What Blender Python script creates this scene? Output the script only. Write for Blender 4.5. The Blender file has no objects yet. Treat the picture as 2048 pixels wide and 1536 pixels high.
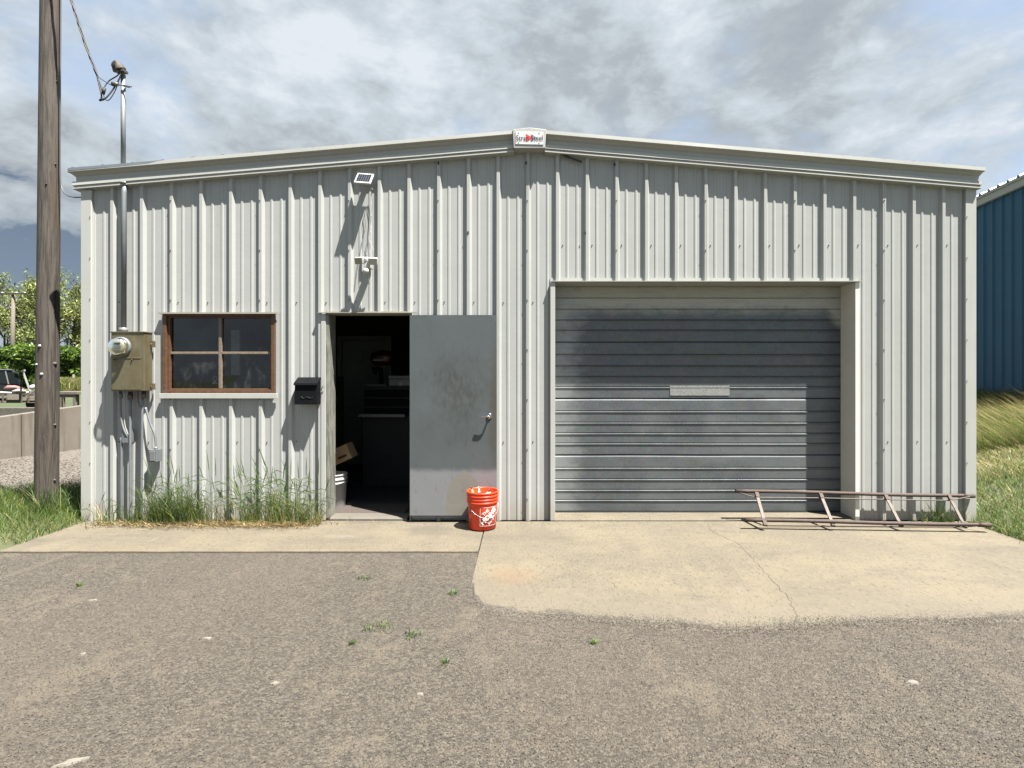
import bpy, bmesh, math, random
import numpy as np
from mathutils import Vector, Matrix, noise as mnoise
random.seed(7); rng = np.random.default_rng(7)
scene = bpy.context.scene
COL = scene.collection
# ------------------------------------------------------------------ camera, world, sun, exposure
CAMH = 1.52; F = 1086.0; CX = 1050.0; CY = 750.0; D0 = 5.6
cam = bpy.data.cameras.new('camera'); camo = bpy.data.objects.new('camera', cam); COL.objects.link(camo)
camo.location = (0, 0, CAMH); camo.rotation_euler = (math.pi/2, 0, 0)
cam.sensor_width = 36; cam.lens = 36*F/2048; cam.shift_x = (1024-CX)/2048; cam.shift_y = (CY-768)/2048
cam.clip_start = 0.05; cam.clip_end = 3000
scene.camera = camo
SUN = Vector((1.4, -1.0, 3.7)).normalized()
sl = bpy.data.lights.new('sun', 'SUN'); so = bpy.data.objects.new('sun', sl); COL.objects.link(so)
sl.energy = 5.0; sl.angle = math.radians(0.53); sl.color = (1.0, 0.955, 0.88)
so.rotation_euler = SUN.to_track_quat('Z', 'Y').to_euler(); so.location = (6, -4, 16)
vs = scene.view_settings
vs.view_transform = 'Standard'; vs.look = 'None'; vs.gamma = 1; vs.use_curve_mapping = False; vs.exposure = 2.3
scene.render.resolution_x = 1024; scene.render.resolution_y = 768
try:
    scene.cycles.max_bounces = 8; scene.cycles.transparent_max_bounces = 12
except Exception: pass

class NT:
    """tiny node-tree helper"""
    def __init__(s, tree): s.t = tree; s.n = tree.nodes; s.l = tree.links
    def node(s, typ, **kw):
        n = s.n.new(typ)
        for k, v in kw.items():
            if k.startswith('_'): setattr(n, k[1:], v)
            else:
                key = int(k[1:]) if (k[0] == 'i' and k[1:].isdigit()) else k.replace('__', ' ')
                if isinstance(v, bpy.types.NodeSocket): s.l.new(v, n.inputs[key])
                else: n.inputs[key].default_value = v
        return n
    def math(s, op, a, b=0.0, c=0.0, clamp=False):
        n = s.n.new('ShaderNodeMath'); n.operation = op; n.use_clamp = clamp
        for i, v in enumerate((a, b, c)):
            if isinstance(v, bpy.types.NodeSocket): s.l.new(v, n.inputs[i])
            else: n.inputs[i].default_value = v
        return n.outputs[0]
    def vm(s, op, a, b=(0, 0, 0)):
        n = s.n.new('ShaderNodeVectorMath'); n.operation = op
        for i, v in enumerate((a, b)):
            if isinstance(v, bpy.types.NodeSocket): s.l.new(v, n.inputs[i])
            else: n.inputs[i].default_value = v
        return n.outputs['Value'] if op in ('DOT_PRODUCT', 'LENGTH', 'DISTANCE') else n.outputs[0]
    def mix(s, f, a, b, mode='MIX'):
        n = s.n.new('ShaderNodeMix'); n.data_type = 'RGBA'; n.blend_type = mode
        for i, v in ((0, f), (6, a), (7, b)):
            if isinstance(v, bpy.types.NodeSocket): s.l.new(v, n.inputs[i])
            else: n.inputs[i].default_value = v if i == 0 else (tuple(v) + (1,))[:4]
        return n.outputs[2]
    def sstep(s, x, lo, hi):
        n = s.n.new('ShaderNodeMapRange'); n.interpolation_type = 'SMOOTHSTEP'
        s.l.new(x, n.inputs[0]); n.inputs[1].default_value = lo; n.inputs[2].default_value = hi
        return n.outputs[0]
    def noise(s, vec, scale, detail=4, rough=.5, dist=0.0, out=0):
        n = s.n.new('ShaderNodeTexNoise'); s.l.new(vec, n.inputs['Vector'])
        n.inputs['Scale'].default_value = scale; n.inputs['Detail'].default_value = detail
        n.inputs['Roughness'].default_value = rough; n.inputs['Distortion'].default_value = dist
        return n.outputs[out]
    def scl(s, vec, sc, loc=(0, 0, 0)):
        n = s.n.new('ShaderNodeMapping'); s.l.new(vec, n.inputs[0]); n.inputs['Scale'].default_value = sc; n.inputs['Location'].default_value = loc
        return n.outputs[0]

world = bpy.data.worlds.new('World'); scene.world = world; world.use_nodes = True
w = NT(world.node_tree); w.n.clear()
tc = w.node('ShaderNodeTexCoord').outputs['Generated']
d = w.vm('NORMALIZE', tc)
sx = w.node('ShaderNodeSeparateXYZ', i0=d)
zz = w.math('MAXIMUM', sx.outputs[2], 0.0)
den = w.math('ADD', zz, 0.22)
P = w.scl(d, (1.0, 1.0, 1.9), (2.3, 0.4, 1.1))
wn = w.noise(P, 2.2, 5, .55, 0, 1)
wv = w.vm('SUBTRACT', wn, (.5, .5, .5))
wsc = w.n.new('ShaderNodeVectorMath'); wsc.operation = 'SCALE'; w.l.new(wv, wsc.inputs[0]); wsc.inputs['Scale'].default_value = .12
PW = w.vm('ADD', P, wsc.outputs[0])
n1 = w.noise(PW, 2.6, 12, .62)
n2 = w.noise(PW, 7.5, 9, .62)
n3 = w.noise(w.vm('ADD', PW, (.035, -.015, .060)), 2.6, 12, .62)
bl1 = w.math('ABSOLUTE', w.math('SUBTRACT', w.noise(PW, 5.5, 3, .5), .5)); bl2 = w.math('ABSOLUTE', w.math('SUBTRACT', w.noise(PW, 13, 4, .6), .5))
bil = w.math('ADD', w.math('MULTIPLY', bl1, 1.5), w.math('MULTIPLY', bl2, .9))
def skydir(px, py): return Vector(((px-CX)/F, 1, (CY-py)/F)).normalized()
def blob(px, py, rad):
    dt = w.vm('DOT_PRODUCT', d, tuple(skydir(px, py)))
    return w.sstep(dt, math.cos(math.radians(rad)), 1.0)
bright = [(720, 120, 13, .7), (560, 150, 9, .55), (960, 100, 12, .55), (430, 235, 8, .6), (40, 330, 7, .75), (1060, 205, 8, .35), (1880, 290, 8, .35), (1500, 40, 9, .3), (1300, 60, 8, .3), (880, 60, 7, .4)]
dark = [(1180, 190, 9, .35), (1420, 150, 10, .3), (1700, 60, 8, .3), (480, 275, 6, .35), (700, 300, 7, .2), (760, 235, 9, .3), (1560, 170, 8, .3)]
def ssum(lst):
    acc = None
    for a in lst:
        v = w.math('MULTIPLY', blob(*a[:3]), a[3])
        acc = v if acc is None else w.math('ADD', acc, v)
    return acc
B = ssum(bright); K = ssum(dark)
dens = w.math('ADD', w.math('MULTIPLY', n1, .6), w.math('MULTIPLY', n2, .4))
dens = w.math('ADD', dens, w.math('MULTIPLY', w.math('ADD', B, K), .16))
cover = w.sstep(dens, .40, .62)
shade = w.math('SUBTRACT', n1, n3)                        # relief of the clouds towards the sun
lum = w.math('ADD', w.math('ADD', w.math('MULTIPLY', shade, 2.9), w.math('MULTIPLY', w.math('SUBTRACT', n2, .5), 1.35)), .52)
lum = w.math('ADD', lum, w.math('SUBTRACT', w.math('MULTIPLY', B, .31), w.math('MULTIPLY', K, .36)))
lum = w.math('ADD', lum, w.math('MULTIPLY', w.math('SUBTRACT', bil, .17), .95))
lum = w.math('MAXIMUM', lum, w.math('ADD', w.math('MULTIPLY', lum, .3), .20))
lum = w.math('SUBTRACT', lum, w.math('ADD', w.math('MULTIPLY', blob(50, 450, 12), .32), w.math('MULTIPLY', blob(100, 440, 7), .12)))
lum = w.math('ADD', w.math('MULTIPLY', lum, .88), .03)
rp = w.node('ShaderNodeValToRGB', i0=lum)
cr = rp.color_ramp; cr.elements[0].position = 0.0; cr.elements[0].color = (.17, .23, .32, 1)
cr.elements[1].position = 1.0; cr.elements[1].color = (.80, .86, .92, 1)
for p_, c_ in ((.14, (.37, .425, .485, 1)), (.28, (.47, .52, .565, 1)), (.5, (.575, .64, .69, 1)), (.72, (.66, .73, .80, 1))):
    e = cr.elements.new(p_); e.color = c_
sky = w.node('ShaderNodeTexSky'); sky.sky_type = 'NISHITA'; sky.sun_disc = False
sky.sun_elevation = math.asin(SUN.z); sky.sun_rotation = math.atan2(SUN.x, SUN.y)
WS = 0.1; SK = .98/2**vs.exposure/WS
ccol = w.vm('MULTIPLY', rp.outputs[0], (SK,)*3)
thin = w.mix(.85, sky.outputs[0], (.50*SK, .60*SK, .735*SK))   # blue seen through thin high cloud
skyc = w.mix(w.math('MAXIMUM', cover, w.math('MULTIPLY', blob(60, 480, 14), 2.0, clamp=True)), thin, ccol)
hz = w.sstep(sx.outputs[2], .30, .0)   # paler, thinner air low down
skyc = w.mix(w.math('MULTIPLY', hz, .40), skyc, (.42*SK, .52*SK, .66*SK))
bg = w.node('ShaderNodeBackground', Color=skyc, Strength=WS)
wo = w.node('ShaderNodeOutputWorld', Surface=bg.outputs[0])

# ------------------------------------------------------------------ materials
ALB = .50      # all base colours below are scaled by this
def mat(name, color, rough=.6, metal=0.0, var=.12, vscale=6, bump=0.0, bscale=60, stretch=(1, 1, 1), fn=None, spec=None, bdist=.002):
    m = bpy.data.materials.new(name); m.use_nodes = True
    t = NT(m.node_tree); bs = t.n['Principled BSDF']
    co = t.node('ShaderNodeTexCoord').outputs['Object']
    sv = t.scl(co, stretch)
    n = t.noise(sv, vscale, 6, .6)
    f = t.math('ADD', t.math('MULTIPLY', t.math('SUBTRACT', n, .5), 2*var*2), 1.0)
    c = t.vm('MULTIPLY', t.node('ShaderNodeCombineXYZ', i0=f, i1=f, i2=f).outputs[0], tuple(color))
    bs.inputs['Roughness'].default_value = rough; bs.inputs['Metallic'].default_value = metal
    if spec is not None: bs.inputs['Specular IOR Level'].default_value = spec
    if fn: c = fn(t, co, c, bs) or c
    c = t.vm('MULTIPLY', c, (ALB, ALB, ALB))
    t.l.new(c, bs.inputs['Base Color'])
    if bump > 0:
        bn = t.noise(sv, bscale, 5, .65)
        b = t.node('ShaderNodeBump', Strength=bump, Distance=bdist, Height=bn); t.l.new(b.outputs[0], bs.inputs['Normal'])
    return m

def fn_wall(t, co, c, bs):
    s = t.noise(t.scl(co, (7, 7, .35)), 3, 6, .6)
    c = t.mix(t.math('MULTIPLY', t.sstep(s, .52, .78), .22), c, (.33, .31, .26))
    sp = t.noise(co, 90, 3, .6)
    c = t.mix(t.math('MULTIPLY', t.sstep(sp, .70, .78), .35), c, (.35, .32, .27))
    z = t.node('ShaderNodeSeparateXYZ', i0=co).outputs[2]
    lo = t.math('SUBTRACT', 1.0, t.sstep(t.math('ADD', z, t.math('MULTIPLY', t.noise(co, 5, 4), .35)), .18, .5))
    return t.mix(t.math('MULTIPLY', lo, .5), c, (.40, .35, .27))   # splashed dirt near the ground
M = {}
M['wall'] = mat('white_steel', (.485, .50, .485), .42, 0, .04, 2, .22, 5, fn=fn_wall, bdist=.008)
M['trim'] = mat('white_trim', (.54, .55, .52), .42, 0, .04, 3, .06, 12, fn=fn_wall, bdist=.003)
M['trim2'] = mat('cream_trim', (.42, .40, .33), .5, 0, .05, 3)
M['screw'] = mat('screw_metal', (.16, .15, .13), .5, .5)
M['roof'] = mat('galvanised_roof', (.42, .46, .50), .4, .6, .1, 4)
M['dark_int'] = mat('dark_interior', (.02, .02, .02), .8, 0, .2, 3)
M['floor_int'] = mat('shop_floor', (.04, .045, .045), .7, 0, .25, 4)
M['rubber'] = mat('rubber', (.02, .02, .02), .7)
M['black'] = mat('black_enamel', (.008, .009, .011), .6, 0, .15, 20, spec=.06)
M['zinc'] = mat('zinc_conduit', (.24, .265, .28), .6, .35, .12, 12)
M['chrome'] = mat('chrome', (.75, .75, .75), .12, 1)
M['white_pl'] = mat('white_plastic', (.60, .60, .585), .35, 0, .03)
M['lens'] = mat('yellowed_lens', (.56, .57, .47), .3, 0, .08, 30)
M['lens2'] = mat('shaded_lens', (.40, .40, .32), .3, 0, .08, 30)
M['cell'] = mat('solar_cell', (.008, .010, .022), .22)
M['cable'] = mat('black_cable', (.025, .025, .028), .6)
M['greycable'] = mat('grey_cable', (.12, .12, .13), .5)
M['whitecord'] = mat('white_cord', (.62, .61, .57), .5)
M['orange'] = mat('orange_plastic', (1.15, .075, .012), .38, 0, .05, 10)
M['print'] = mat('white_print', (1.2, 1.1, 1.05), .5)
M['blackprint'] = mat('black_print', (.05, .012, .01), .5)
M['paper'] = mat('waste_paper', (.62, .52, .40), .8, 0, .3, 60)
M['sign'] = mat('sign_enamel', (.8, .8, .82), .4, 0, .05, 40)
M['signblack'] = mat('sign_black', (.01, .01, .012), .5)
M['signred'] = mat('sign_red', (.9, .01, .02), .5)
M['signgrey'] = mat('sign_grey', (.30, .36, .36), .5)
M['cardboard'] = mat('cardboard', (.42, .27, .13), .8, 0, .1)
M['red'] = mat('red_enamel', (.05, .006, .005), .35)
M['steelbox'] = mat('steel_grey', (.26, .27, .27), .45, .2)
M['doorwhite'] = mat('painted_door', (.26, .29, .25), .5)
M['brown'] = mat('brown_mat', (.085, .065, .055), .9, 0, .2, 60, .5, 200)
M['whitegap'] = mat('silver_bracket', (.5, .5, .5), .35, .7)

M['jambcream'] = mat('cream_jamb', (.95, .92, .80), .5, 0, .05, 3)
def fn_rust(t, co, c, bs):
    n = t.noise(co, 26, 6, .7)
    c = t.mix(t.sstep(n, .45, .62), c, (.085, .046, .028))
    n2_ = t.noise(co, 9, 4, .6)
    return t.mix(t.math('MULTIPLY', t.sstep(n2_, .55, .7), .7), c, (.085, .070, .060))
M['rust'] = mat('rusty_pipe', (.060, .038, .029), .75, 0, .2, 20, .4, 150, fn=fn_rust)
M['rung'] = mat('worn_rung', (.13, .112, .095), .65, .2, .4, 30, .3, 150, fn=lambda t, co, c, bs: t.mix(t.sstep(t.noise(co, 45, 5, .7), .5, .62), c, (.12, .07, .055)))

def fn_brass(t, co, c, bs):
    s = t.noise(t.scl(co, (5, 5, 2.0)), 3, 6, .6)
    c = t.mix(t.math('MULTIPLY', t.sstep(s, .40, .72), .7), c, (.20, .135, .055))
    s2 = t.noise(co, 11, 5, .6)
    c = t.mix(t.math('MULTIPLY', t.sstep(s2, .58, .72), .6), c, (.33, .16, .055))
    return c
M['brass'] = mat('weathered_meter_enclosure', (.26, .235, .145), .40, .5, .12, 8, .05, 70, fn=fn_brass)

def fn_galv(t, co, c, bs):
    v = t.node('ShaderNodeTexVoronoi', i0=t.scl(co, (1, 1, .55)), Scale=95.0)
    c = t.mix(.22, c, v.outputs['Color'], 'SOFT_LIGHT')
    sx_ = t.node('ShaderNodeSeparateXYZ', i0=co)
    x, z = sx_.outputs[0], sx_.outputs[2]
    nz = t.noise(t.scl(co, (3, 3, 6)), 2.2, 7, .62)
    # chalky film left in the sheltered top of the door; left edge simply paler
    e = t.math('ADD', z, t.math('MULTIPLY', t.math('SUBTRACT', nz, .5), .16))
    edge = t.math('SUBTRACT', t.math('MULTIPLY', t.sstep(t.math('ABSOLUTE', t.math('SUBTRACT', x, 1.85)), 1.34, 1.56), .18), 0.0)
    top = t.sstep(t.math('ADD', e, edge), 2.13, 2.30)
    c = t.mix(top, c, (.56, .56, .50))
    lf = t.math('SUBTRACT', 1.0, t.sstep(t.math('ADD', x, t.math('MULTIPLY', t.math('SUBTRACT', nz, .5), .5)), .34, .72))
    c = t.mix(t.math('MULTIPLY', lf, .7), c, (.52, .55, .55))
    bl = t.noise(t.scl(co, (.7, 1, 1.2), (4, 0, 2)), 1.3, 4, .55)
    lowf = t.math('MULTIPLY', t.math('SUBTRACT', 1.0, t.sstep(z, 1.2, 1.75)), t.sstep(bl, .42, .62))
    c = t.mix(t.math('MULTIPLY', lowf, .45), c, (.30, .325, .335))  # lower part lightened in patches: sunlight put into the colour
    sp = t.noise(t.scl(co, (1, 1, .8)), 75, 4, .7); c = t.mix(t.math('MULTIPLY', t.sstep(sp, .56, .68), .4), c, (.10, .108, .112))
    hs = t.noise(t.scl(co, (.5, 1, 9)), 5, 6, .6)
    c = t.mix(t.math('MULTIPLY', t.sstep(hs, .5, .75), .25), c, (.09, .10, .11))
    st = t.noise(t.scl(co, (2.4, 1, 2.4)), 1.3, 3, .5)
    c = t.mix(t.math('MULTIPLY', t.sstep(st, .62, .66), .18), c, (.12, .115, .115))
    t.l.new(t.math('ADD', t.math('MULTIPLY', nz, .3), .32), bs.inputs['Roughness'])
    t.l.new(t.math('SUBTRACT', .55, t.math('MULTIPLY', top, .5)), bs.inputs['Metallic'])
    return c
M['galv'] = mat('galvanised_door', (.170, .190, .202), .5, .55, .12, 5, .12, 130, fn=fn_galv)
M['galvpatch'] = mat('bare_sticker_patch', (.30, .31, .30), .6, .1, .5, 70)

def fn_leaf(t, co, c, bs):     # grimy galvanised door leaf with a hand-worn smudge and a clay splash
    sx_ = t.node('ShaderNodeSeparateXYZ', i0=co); x, z = sx_.outputs[0], sx_.outputs[2]
    n = t.noise(co, 5, 7, .65); n2_ = t.noise(t.scl(co, (1, 1, .4)), 26, 6, .7)
    def ell(cx, cz, rx, rz, soft, amp=.35):
        dx = t.math('DIVIDE', t.math('SUBTRACT', x, cx), rx); dz = t.math('DIVIDE', t.math('SUBTRACT', z, cz), rz)
        r = t.math('SQRT', t.math('ADD', t.math('MULTIPLY', dx, dx), t.math('MULTIPLY', dz, dz)))
        r = t.math('ADD', r, t.math('MULTIPLY', t.math('SUBTRACT', n, .5), amp*2))
        return t.math('SUBTRACT', 1.0, t.sstep(r, 1-soft, 1+soft))
    c = t.mix(t.math('MULTIPLY', t.sstep(z, 1.2, 2.0), .35), c, (.12, .14, .148))  # top darkened: reflection gradient painted into the colour
    c = t.mix(t.math('MULTIPLY', t.math('MULTIPLY', ell(-.66, 1.34, .26, .30, .9, 1.3), t.sstep(n2_, .30, .62)), .55), c, (.055, .054, .044))
    c = t.mix(t.math('MULTIPLY', ell(-.30, 1.2, .06, .5, .8, .8), .7), c, (.10, .085, .06))
    up = t.sstep(t.math('ADD', z, t.math('MULTIPLY', t.math('SUBTRACT', n, .5), .10)), .52, .60)
    low = t.math('SUBTRACT', 1.0, up)
    c = t.mix(t.math('MULTIPLY', low, .8), c, (.36, .37, .385))  # paler foot of the leaf: a reflection painted as colour
    cl = ell(-.62, .20, .185, .34, .04, .07)
    c = t.mix(t.math('MULTIPLY', cl, .9), c, (.235, .22, .19))
    c = t.mix(t.math('MULTIPLY', t.sstep(n2_, .58, .70), .45), c, (.07, .075, .07))
    c = t.mix(t.math('MULTIPLY', t.sstep(t.noise(t.scl(co, (9, 1, .8)), 7, 5, .7), .6, .75), .25), c, (.21, .22, .215))
    t.l.new(t.math('SUBTRACT', .35, t.math('MULTIPLY', cl, .35)), bs.inputs['Metallic'])
    return c
M['leaf'] = mat('galvanised_leaf', (.135, .157, .162), .5, .35, .08, 3, .12, 7, fn=fn_leaf, bdist=.006)

def fn_oldwood(t, co, c, bs):
    s = t.noise(t.scl(co, (9, 9, .5)), 5, 8, .7)
    c = t.mix(t.sstep(s, .42, .62), c, (.034, .027, .021))
    g = t.noise(t.scl(co, (2, 2, .22)), 3, 5, .6)
    c = t.mix(t.math('MULTIPLY', t.sstep(g, .5, .68), .7), c, (.088, .058, .032))
    sp = t.noise(co, 60, 3, .6)
    c = t.mix(t.math('MULTIPLY', t.sstep(sp, .68, .74), .5), c, (.27, .25, .21))
    return c
M['pole'] = mat('weathered_pole_wood', (.105, .088, .070), .85, 0, .15, 4, .9, 7, stretch=(9, 9, .45), fn=fn_oldwood, bdist=.010)
M['crackwood'] = mat('pole_check_dark', (.02, .016, .012), .95)
M['knot'] = mat('pole_knot', (.10, .08, .058), .8, 0, .3, 60)
M['oldplank'] = mat('grey_plank', (.19, .165, .13), .85, 0, .3, 8, .4, 30, stretch=(1, 6, 6))
def fn_winwood(t, co, c, bs):
    s = t.noise(t.scl(co, (6, 1, 6)), 5, 6, .7)
    return t.mix(t.math('MULTIPLY', t.sstep(s, .5, .68), .6), c, (.17, .125, .09))
M['winwood'] = mat('red_brown_window_wood', (.125, .056, .024), .55, 0, .25, 18, .3, 60, fn=fn_winwood)
M['winpaint'] = mat('flaking_window_paint', (.22, .17, .125), .7, 0, .35, 40, .3, 80)
M['jamb'] = mat('mossy_door_jamb', (.26, .265, .225), .6, 0, .3, 10, fn=lambda t, co, c, bs: t.mix(t.sstep(t.noise(t.scl(co, (6, 6, .8)), 4, 6, .65), .48, .62), c, (.14, .15, .12)))

def fn_retain(t, co, c, bs):
    s = t.noise(t.scl(co, (2.5, 2.5, .25)), 3, 6, .6); c = t.mix(t.math('MULTIPLY', t.sstep(s, .5, .62), .6), c, (.13, .11, .085))
    return c
M['retain'] = mat('stained_concrete_wall', (.21, .185, .15), .9, 0, .12, 5, .3, 40, fn=fn_retain)
M['pit'] = mat('rough_gravelly_concrete', (.13, .115, .095), .95, 0, .5, 25, .5, 40)

def fn_gravel(t, co, c, bs):
    v = t.node('ShaderNodeTexVoronoi', i0=co, Scale=100.0)
    vb = t.node('ShaderNodeTexVoronoi', i0=co, Scale=48.0)
    g = t.node('ShaderNodeSeparateXYZ', i0=v.outputs['Color']).outputs[0]
    r = t.node('ShaderNodeValToRGB', i0=g); cr = r.color_ramp
    cr.elements[0].color = (.030, .025, .019, 1); cr.elements[1].color = (.195, .168, .130, 1)
    e = cr.elements.new(.55); e.color = (.082, .070, .054, 1)
    c = t.mix(.78, c, r.outputs[0]); mm_ = t.noise(co, 42, 5, .8); c = t.mix(t.math('MULTIPLY', t.sstep(mm_, .54, .70), .2), c, (.040, .035, .028)); c = t.mix(t.math('MULTIPLY', t.sstep(mm_, .46, .32), .5), c, (.15, .131, .104))
    c = t.mix(t.math('MULTIPLY', t.sstep(t.node('ShaderNodeSeparateXYZ', i0=vb.outputs['Color']).outputs[1], .86, .9), .4), c, (.14, .125, .10))
    big = t.noise(t.scl(co, (1.3, .8, 1)), 1.5, 8, .72, .3)
    fine = t.noise(co, 7.0, 7, .72)
    sand = t.math('ADD', big, t.math('MULTIPLY', t.math('SUBTRACT', fine, .5), .8))
    c = t.mix(t.math('MULTIPLY', t.sstep(sand, .53, .68), .55), c, (.185, .152, .106))
    tk_ = t.noise(t.scl(co, (1.6, .45, 1), (2, 1, 0)), 2.0, 7, .7, .6)   # faint worn drag and tyre streaks
    c = t.mix(t.math('MULTIPLY', t.sstep(tk_, .55, .66), .45), c, (.175, .146, .106))
    ar = t.noise(t.scl(co, (.35, .35, 1)), .8, 3, .5)
    c = t.mix(t.math('MULTIPLY', t.sstep(ar, .42, .6), .35), c, (.135, .110, .084))
    vd = t.math('SUBTRACT', 1.0, v.outputs['Distance'])
    if bs is None: return c
    b = t.node('ShaderNodeBump', Strength=1.0, Distance=.008, Height=t.math('ADD', vd, t.math('MULTIPLY', t.noise(co, 260, 3, .6), .4)))
    t.l.new(b.outputs[0], bs.inputs['Normal'])
    return c
M['gravel'] = mat('crushed_gravel', (.086, .073, .057), .95, 0, .10, 1.2, 0, fn=fn_gravel)
def fn_conc(t, co, c, bs):
    n = t.noise(co, 1.1, 7, .62); c = t.mix(t.math('MULTIPLY', t.sstep(n, .42, .64), .7), c, (.215, .180, .118))
    n_ = t.noise(t.scl(co, (.5, 1.3, 1)), 2.4, 7, .65); c = t.mix(t.math('MULTIPLY', t.sstep(n_, .50, .70), .45), c, (.090, .079, .061))
    g = t.noise(t.scl(co, (1, .4, 1)), 58, 4, .8); c = t.mix(t.math('MULTIPLY', t.sstep(g, .55, .64), .85), c, (.060, .052, .040))
    g2 = t.noise(t.scl(co, (1, .4, 1), (5, 5, 5)), 64, 4, .8); c = t.mix(t.math('MULTIPLY', t.sstep(g2, .54, .64), .7), c, (.225, .198, .15))
    g3 = t.noise(co, 16, 6, .75); c = t.mix(t.math('MULTIPLY', t.sstep(g3, .55, .75), .35), c, (.088, .077, .06))
    sx_ = t.node('ShaderNodeSeparateXYZ', i0=co); x, y = sx_.outputs[0], sx_.outputs[1]
    def spot(cx, cy, r, col, amt):
        dd = t.vm('DISTANCE', t.scl(co, (1, 1, 0)), (cx, cy, 0))
        dd = t.math('ADD', dd, t.math('MULTIPLY', t.math('SUBTRACT', t.noise(co, 9, 6, .7), .5), r*1.6))
        return t.mix(t.math('MULTIPLY', t.math('SUBTRACT', 1.0, t.sstep(dd, r*.2, r)), amt), c, col)
    c = spot(-.95, 5.25, .32, (.085, .07, .055), .55)
    c = spot(-.10, 4.1, .28, (.24, .15, .08), .4)
    c = spot(.15, 5.1, .30, (.13, .105, .08), .45)
    # pale scrape marks
    sc = t.noise(t.scl(co, (.35, 5, 1), (3, 0, 0)), 1.4, 3, .5)
    c = t.mix(t.math('MULTIPLY', t.sstep(sc, .66, .69), .45), c, (.225, .198, .148))
    # tyre rub and damp stains
    ty = t.noise(t.scl(co, (2.2, .35, 1), (1, 0, 0)), 1.6, 5, .6); c = t.mix(t.math('MULTIPLY', t.sstep(ty, .55, .68), .22), c, (.075, .066, .052))
    # gravel and grit lie over the slab towards its front edge
    ed = t.node('ShaderNodeAttribute', _attribute_name='edge').outputs['Fac']
    e1 = t.math('ADD', ed, t.math('MULTIPLY', t.math('SUBTRACT', t.noise(co, 5, 8, .75), .5), .34))
    fe = t.math('SUBTRACT', 1.0, t.sstep(e1, -.02, .045))
    c = t.mix(t.math('MULTIPLY', t.math('SUBTRACT', 1.0, t.sstep(e1, .0, .55)), .45), c, (.18, .156, .115))
    gr = t.sstep(t.noise(co, 48, 5, .8), .50, .60)
    fe2 = t.math('MULTIPLY', t.math('MULTIPLY', t.math('SUBTRACT', 1.0, t.sstep(e1, .02, .30)), gr), .6)
    c = t.mix(t.math('MAXIMUM', fe, fe2), c, fn_gravel(t, co, t.vm('ADD', (.072, .062, .049), (0, 0, 0)), None))
    return c
M['conc'] = mat('sandy_concrete', (.160, .136, .094), .85, 0, .10, 12, .55, 160, fn=fn_conc)
M['gravel_pale'] = mat('pale_gravel', (.155, .135, .115), .95, 0, .35, 30, .8, 45, bdist=.01)
M['stone_a'] = mat('stone_grey', (.096, .082, .064), .9, 0, .3, 60)
M['stone_b'] = mat('stone_pale', (.165, .143, .110), .9, 0, .3, 60)
M['stone_c'] = mat('stone_dark', (.055, .046, .036), .9, 0, .3, 60)
M['stone_w'] = mat('stone_white', (.23, .21, .175), .85, 0, .2, 40)
M['crack'] = mat('crack_dirt', (.045, .036, .027), .95)
M['soil'] = mat('grass_soil', (.085, .095, .035), .95, 0, .4, 5)
M['field'] = mat('field_grass', (.062, .085, .025), .95, 0, .4, 1.2)
def grassmat(name, col, var=.3):
    def fn(t, co, c, bs):
        gi = t.node('ShaderNodeNewGeometry').outputs['Random Per Island']
        return t.mix(1.0, c, t.mix(gi, (.55, .6, .5), (1.35, 1.3, 1.2)), 'MULTIPLY')
    m = mat(name, tuple(q*1.75 for q in col), .55, 0, var, 3, fn=fn)
    t = NT(m.node_tree); bs = t.n['Principled BSDF']; out = [n for n in t.n if n.type == 'OUTPUT_MATERIAL'][0]
    tr = t.node('ShaderNodeBsdfTranslucent'); src = bs.inputs['Base Color'].links[0].from_socket; t.l.new(src, tr.inputs[0])
    ad = t.node('ShaderNodeMixShader', i0=.35, i1=bs.outputs[0], i2=tr.outputs[0]); t.l.new(ad.outputs[0], out.inputs[0])
    return m
M['g_green'] = grassmat('grass_green', (.080, .135, .026))
M['g_light'] = grassmat('grass_yellow_green', (.15, .185, .050))
M['g_straw'] = grassmat('grass_straw', (.36, .29, .15))
M['g_dark'] = grassmat('grass_dark', (.040, .080, .018))
M['thatch'] = grassmat('dead_thatch', (.17, .115, .06))
M['leaf_a'] = grassmat('willow_leaf', (.22, .25, .085))
M['leaf_b'] = grassmat('willow_leaf_dark', (.12, .15, .045))
M['hedge_a'] = grassmat('hedge_leaf', (.115, .185, .020))
M['hedge_b'] = grassmat('hedge_leaf_dark', (.035, .075, .012))
M['bark'] = mat('bark', (.075, .055, .040), .9, 0, .3, 3)
M['blue'] = mat('blue_steel', (.007, .105, .20), .6, 0, .08, 2, .1, 6, fn=lambda t, co, c, bs: t.mix(t.math('MULTIPLY', t.sstep(t.noise(t.scl(co, (3, 3, .3)), 4, 5, .6), .5, .8),   .3), c, (.03, .12, .20)))
M['truckpaint'] = mat('dark_truck_paint', (.014, .015, .017), .55, spec=.2)
M['truckglass'] = mat('truck_glass', (.012, .018, .020), .12, spec=.35)
M['grimewhite'] = mat('grimy_white', (.45, .44, .41), .6, 0, .25, 12)
M['tarp'] = mat('faded_red_tarp', (.26, .13, .12), .6, 0, .3, 10)
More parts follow.
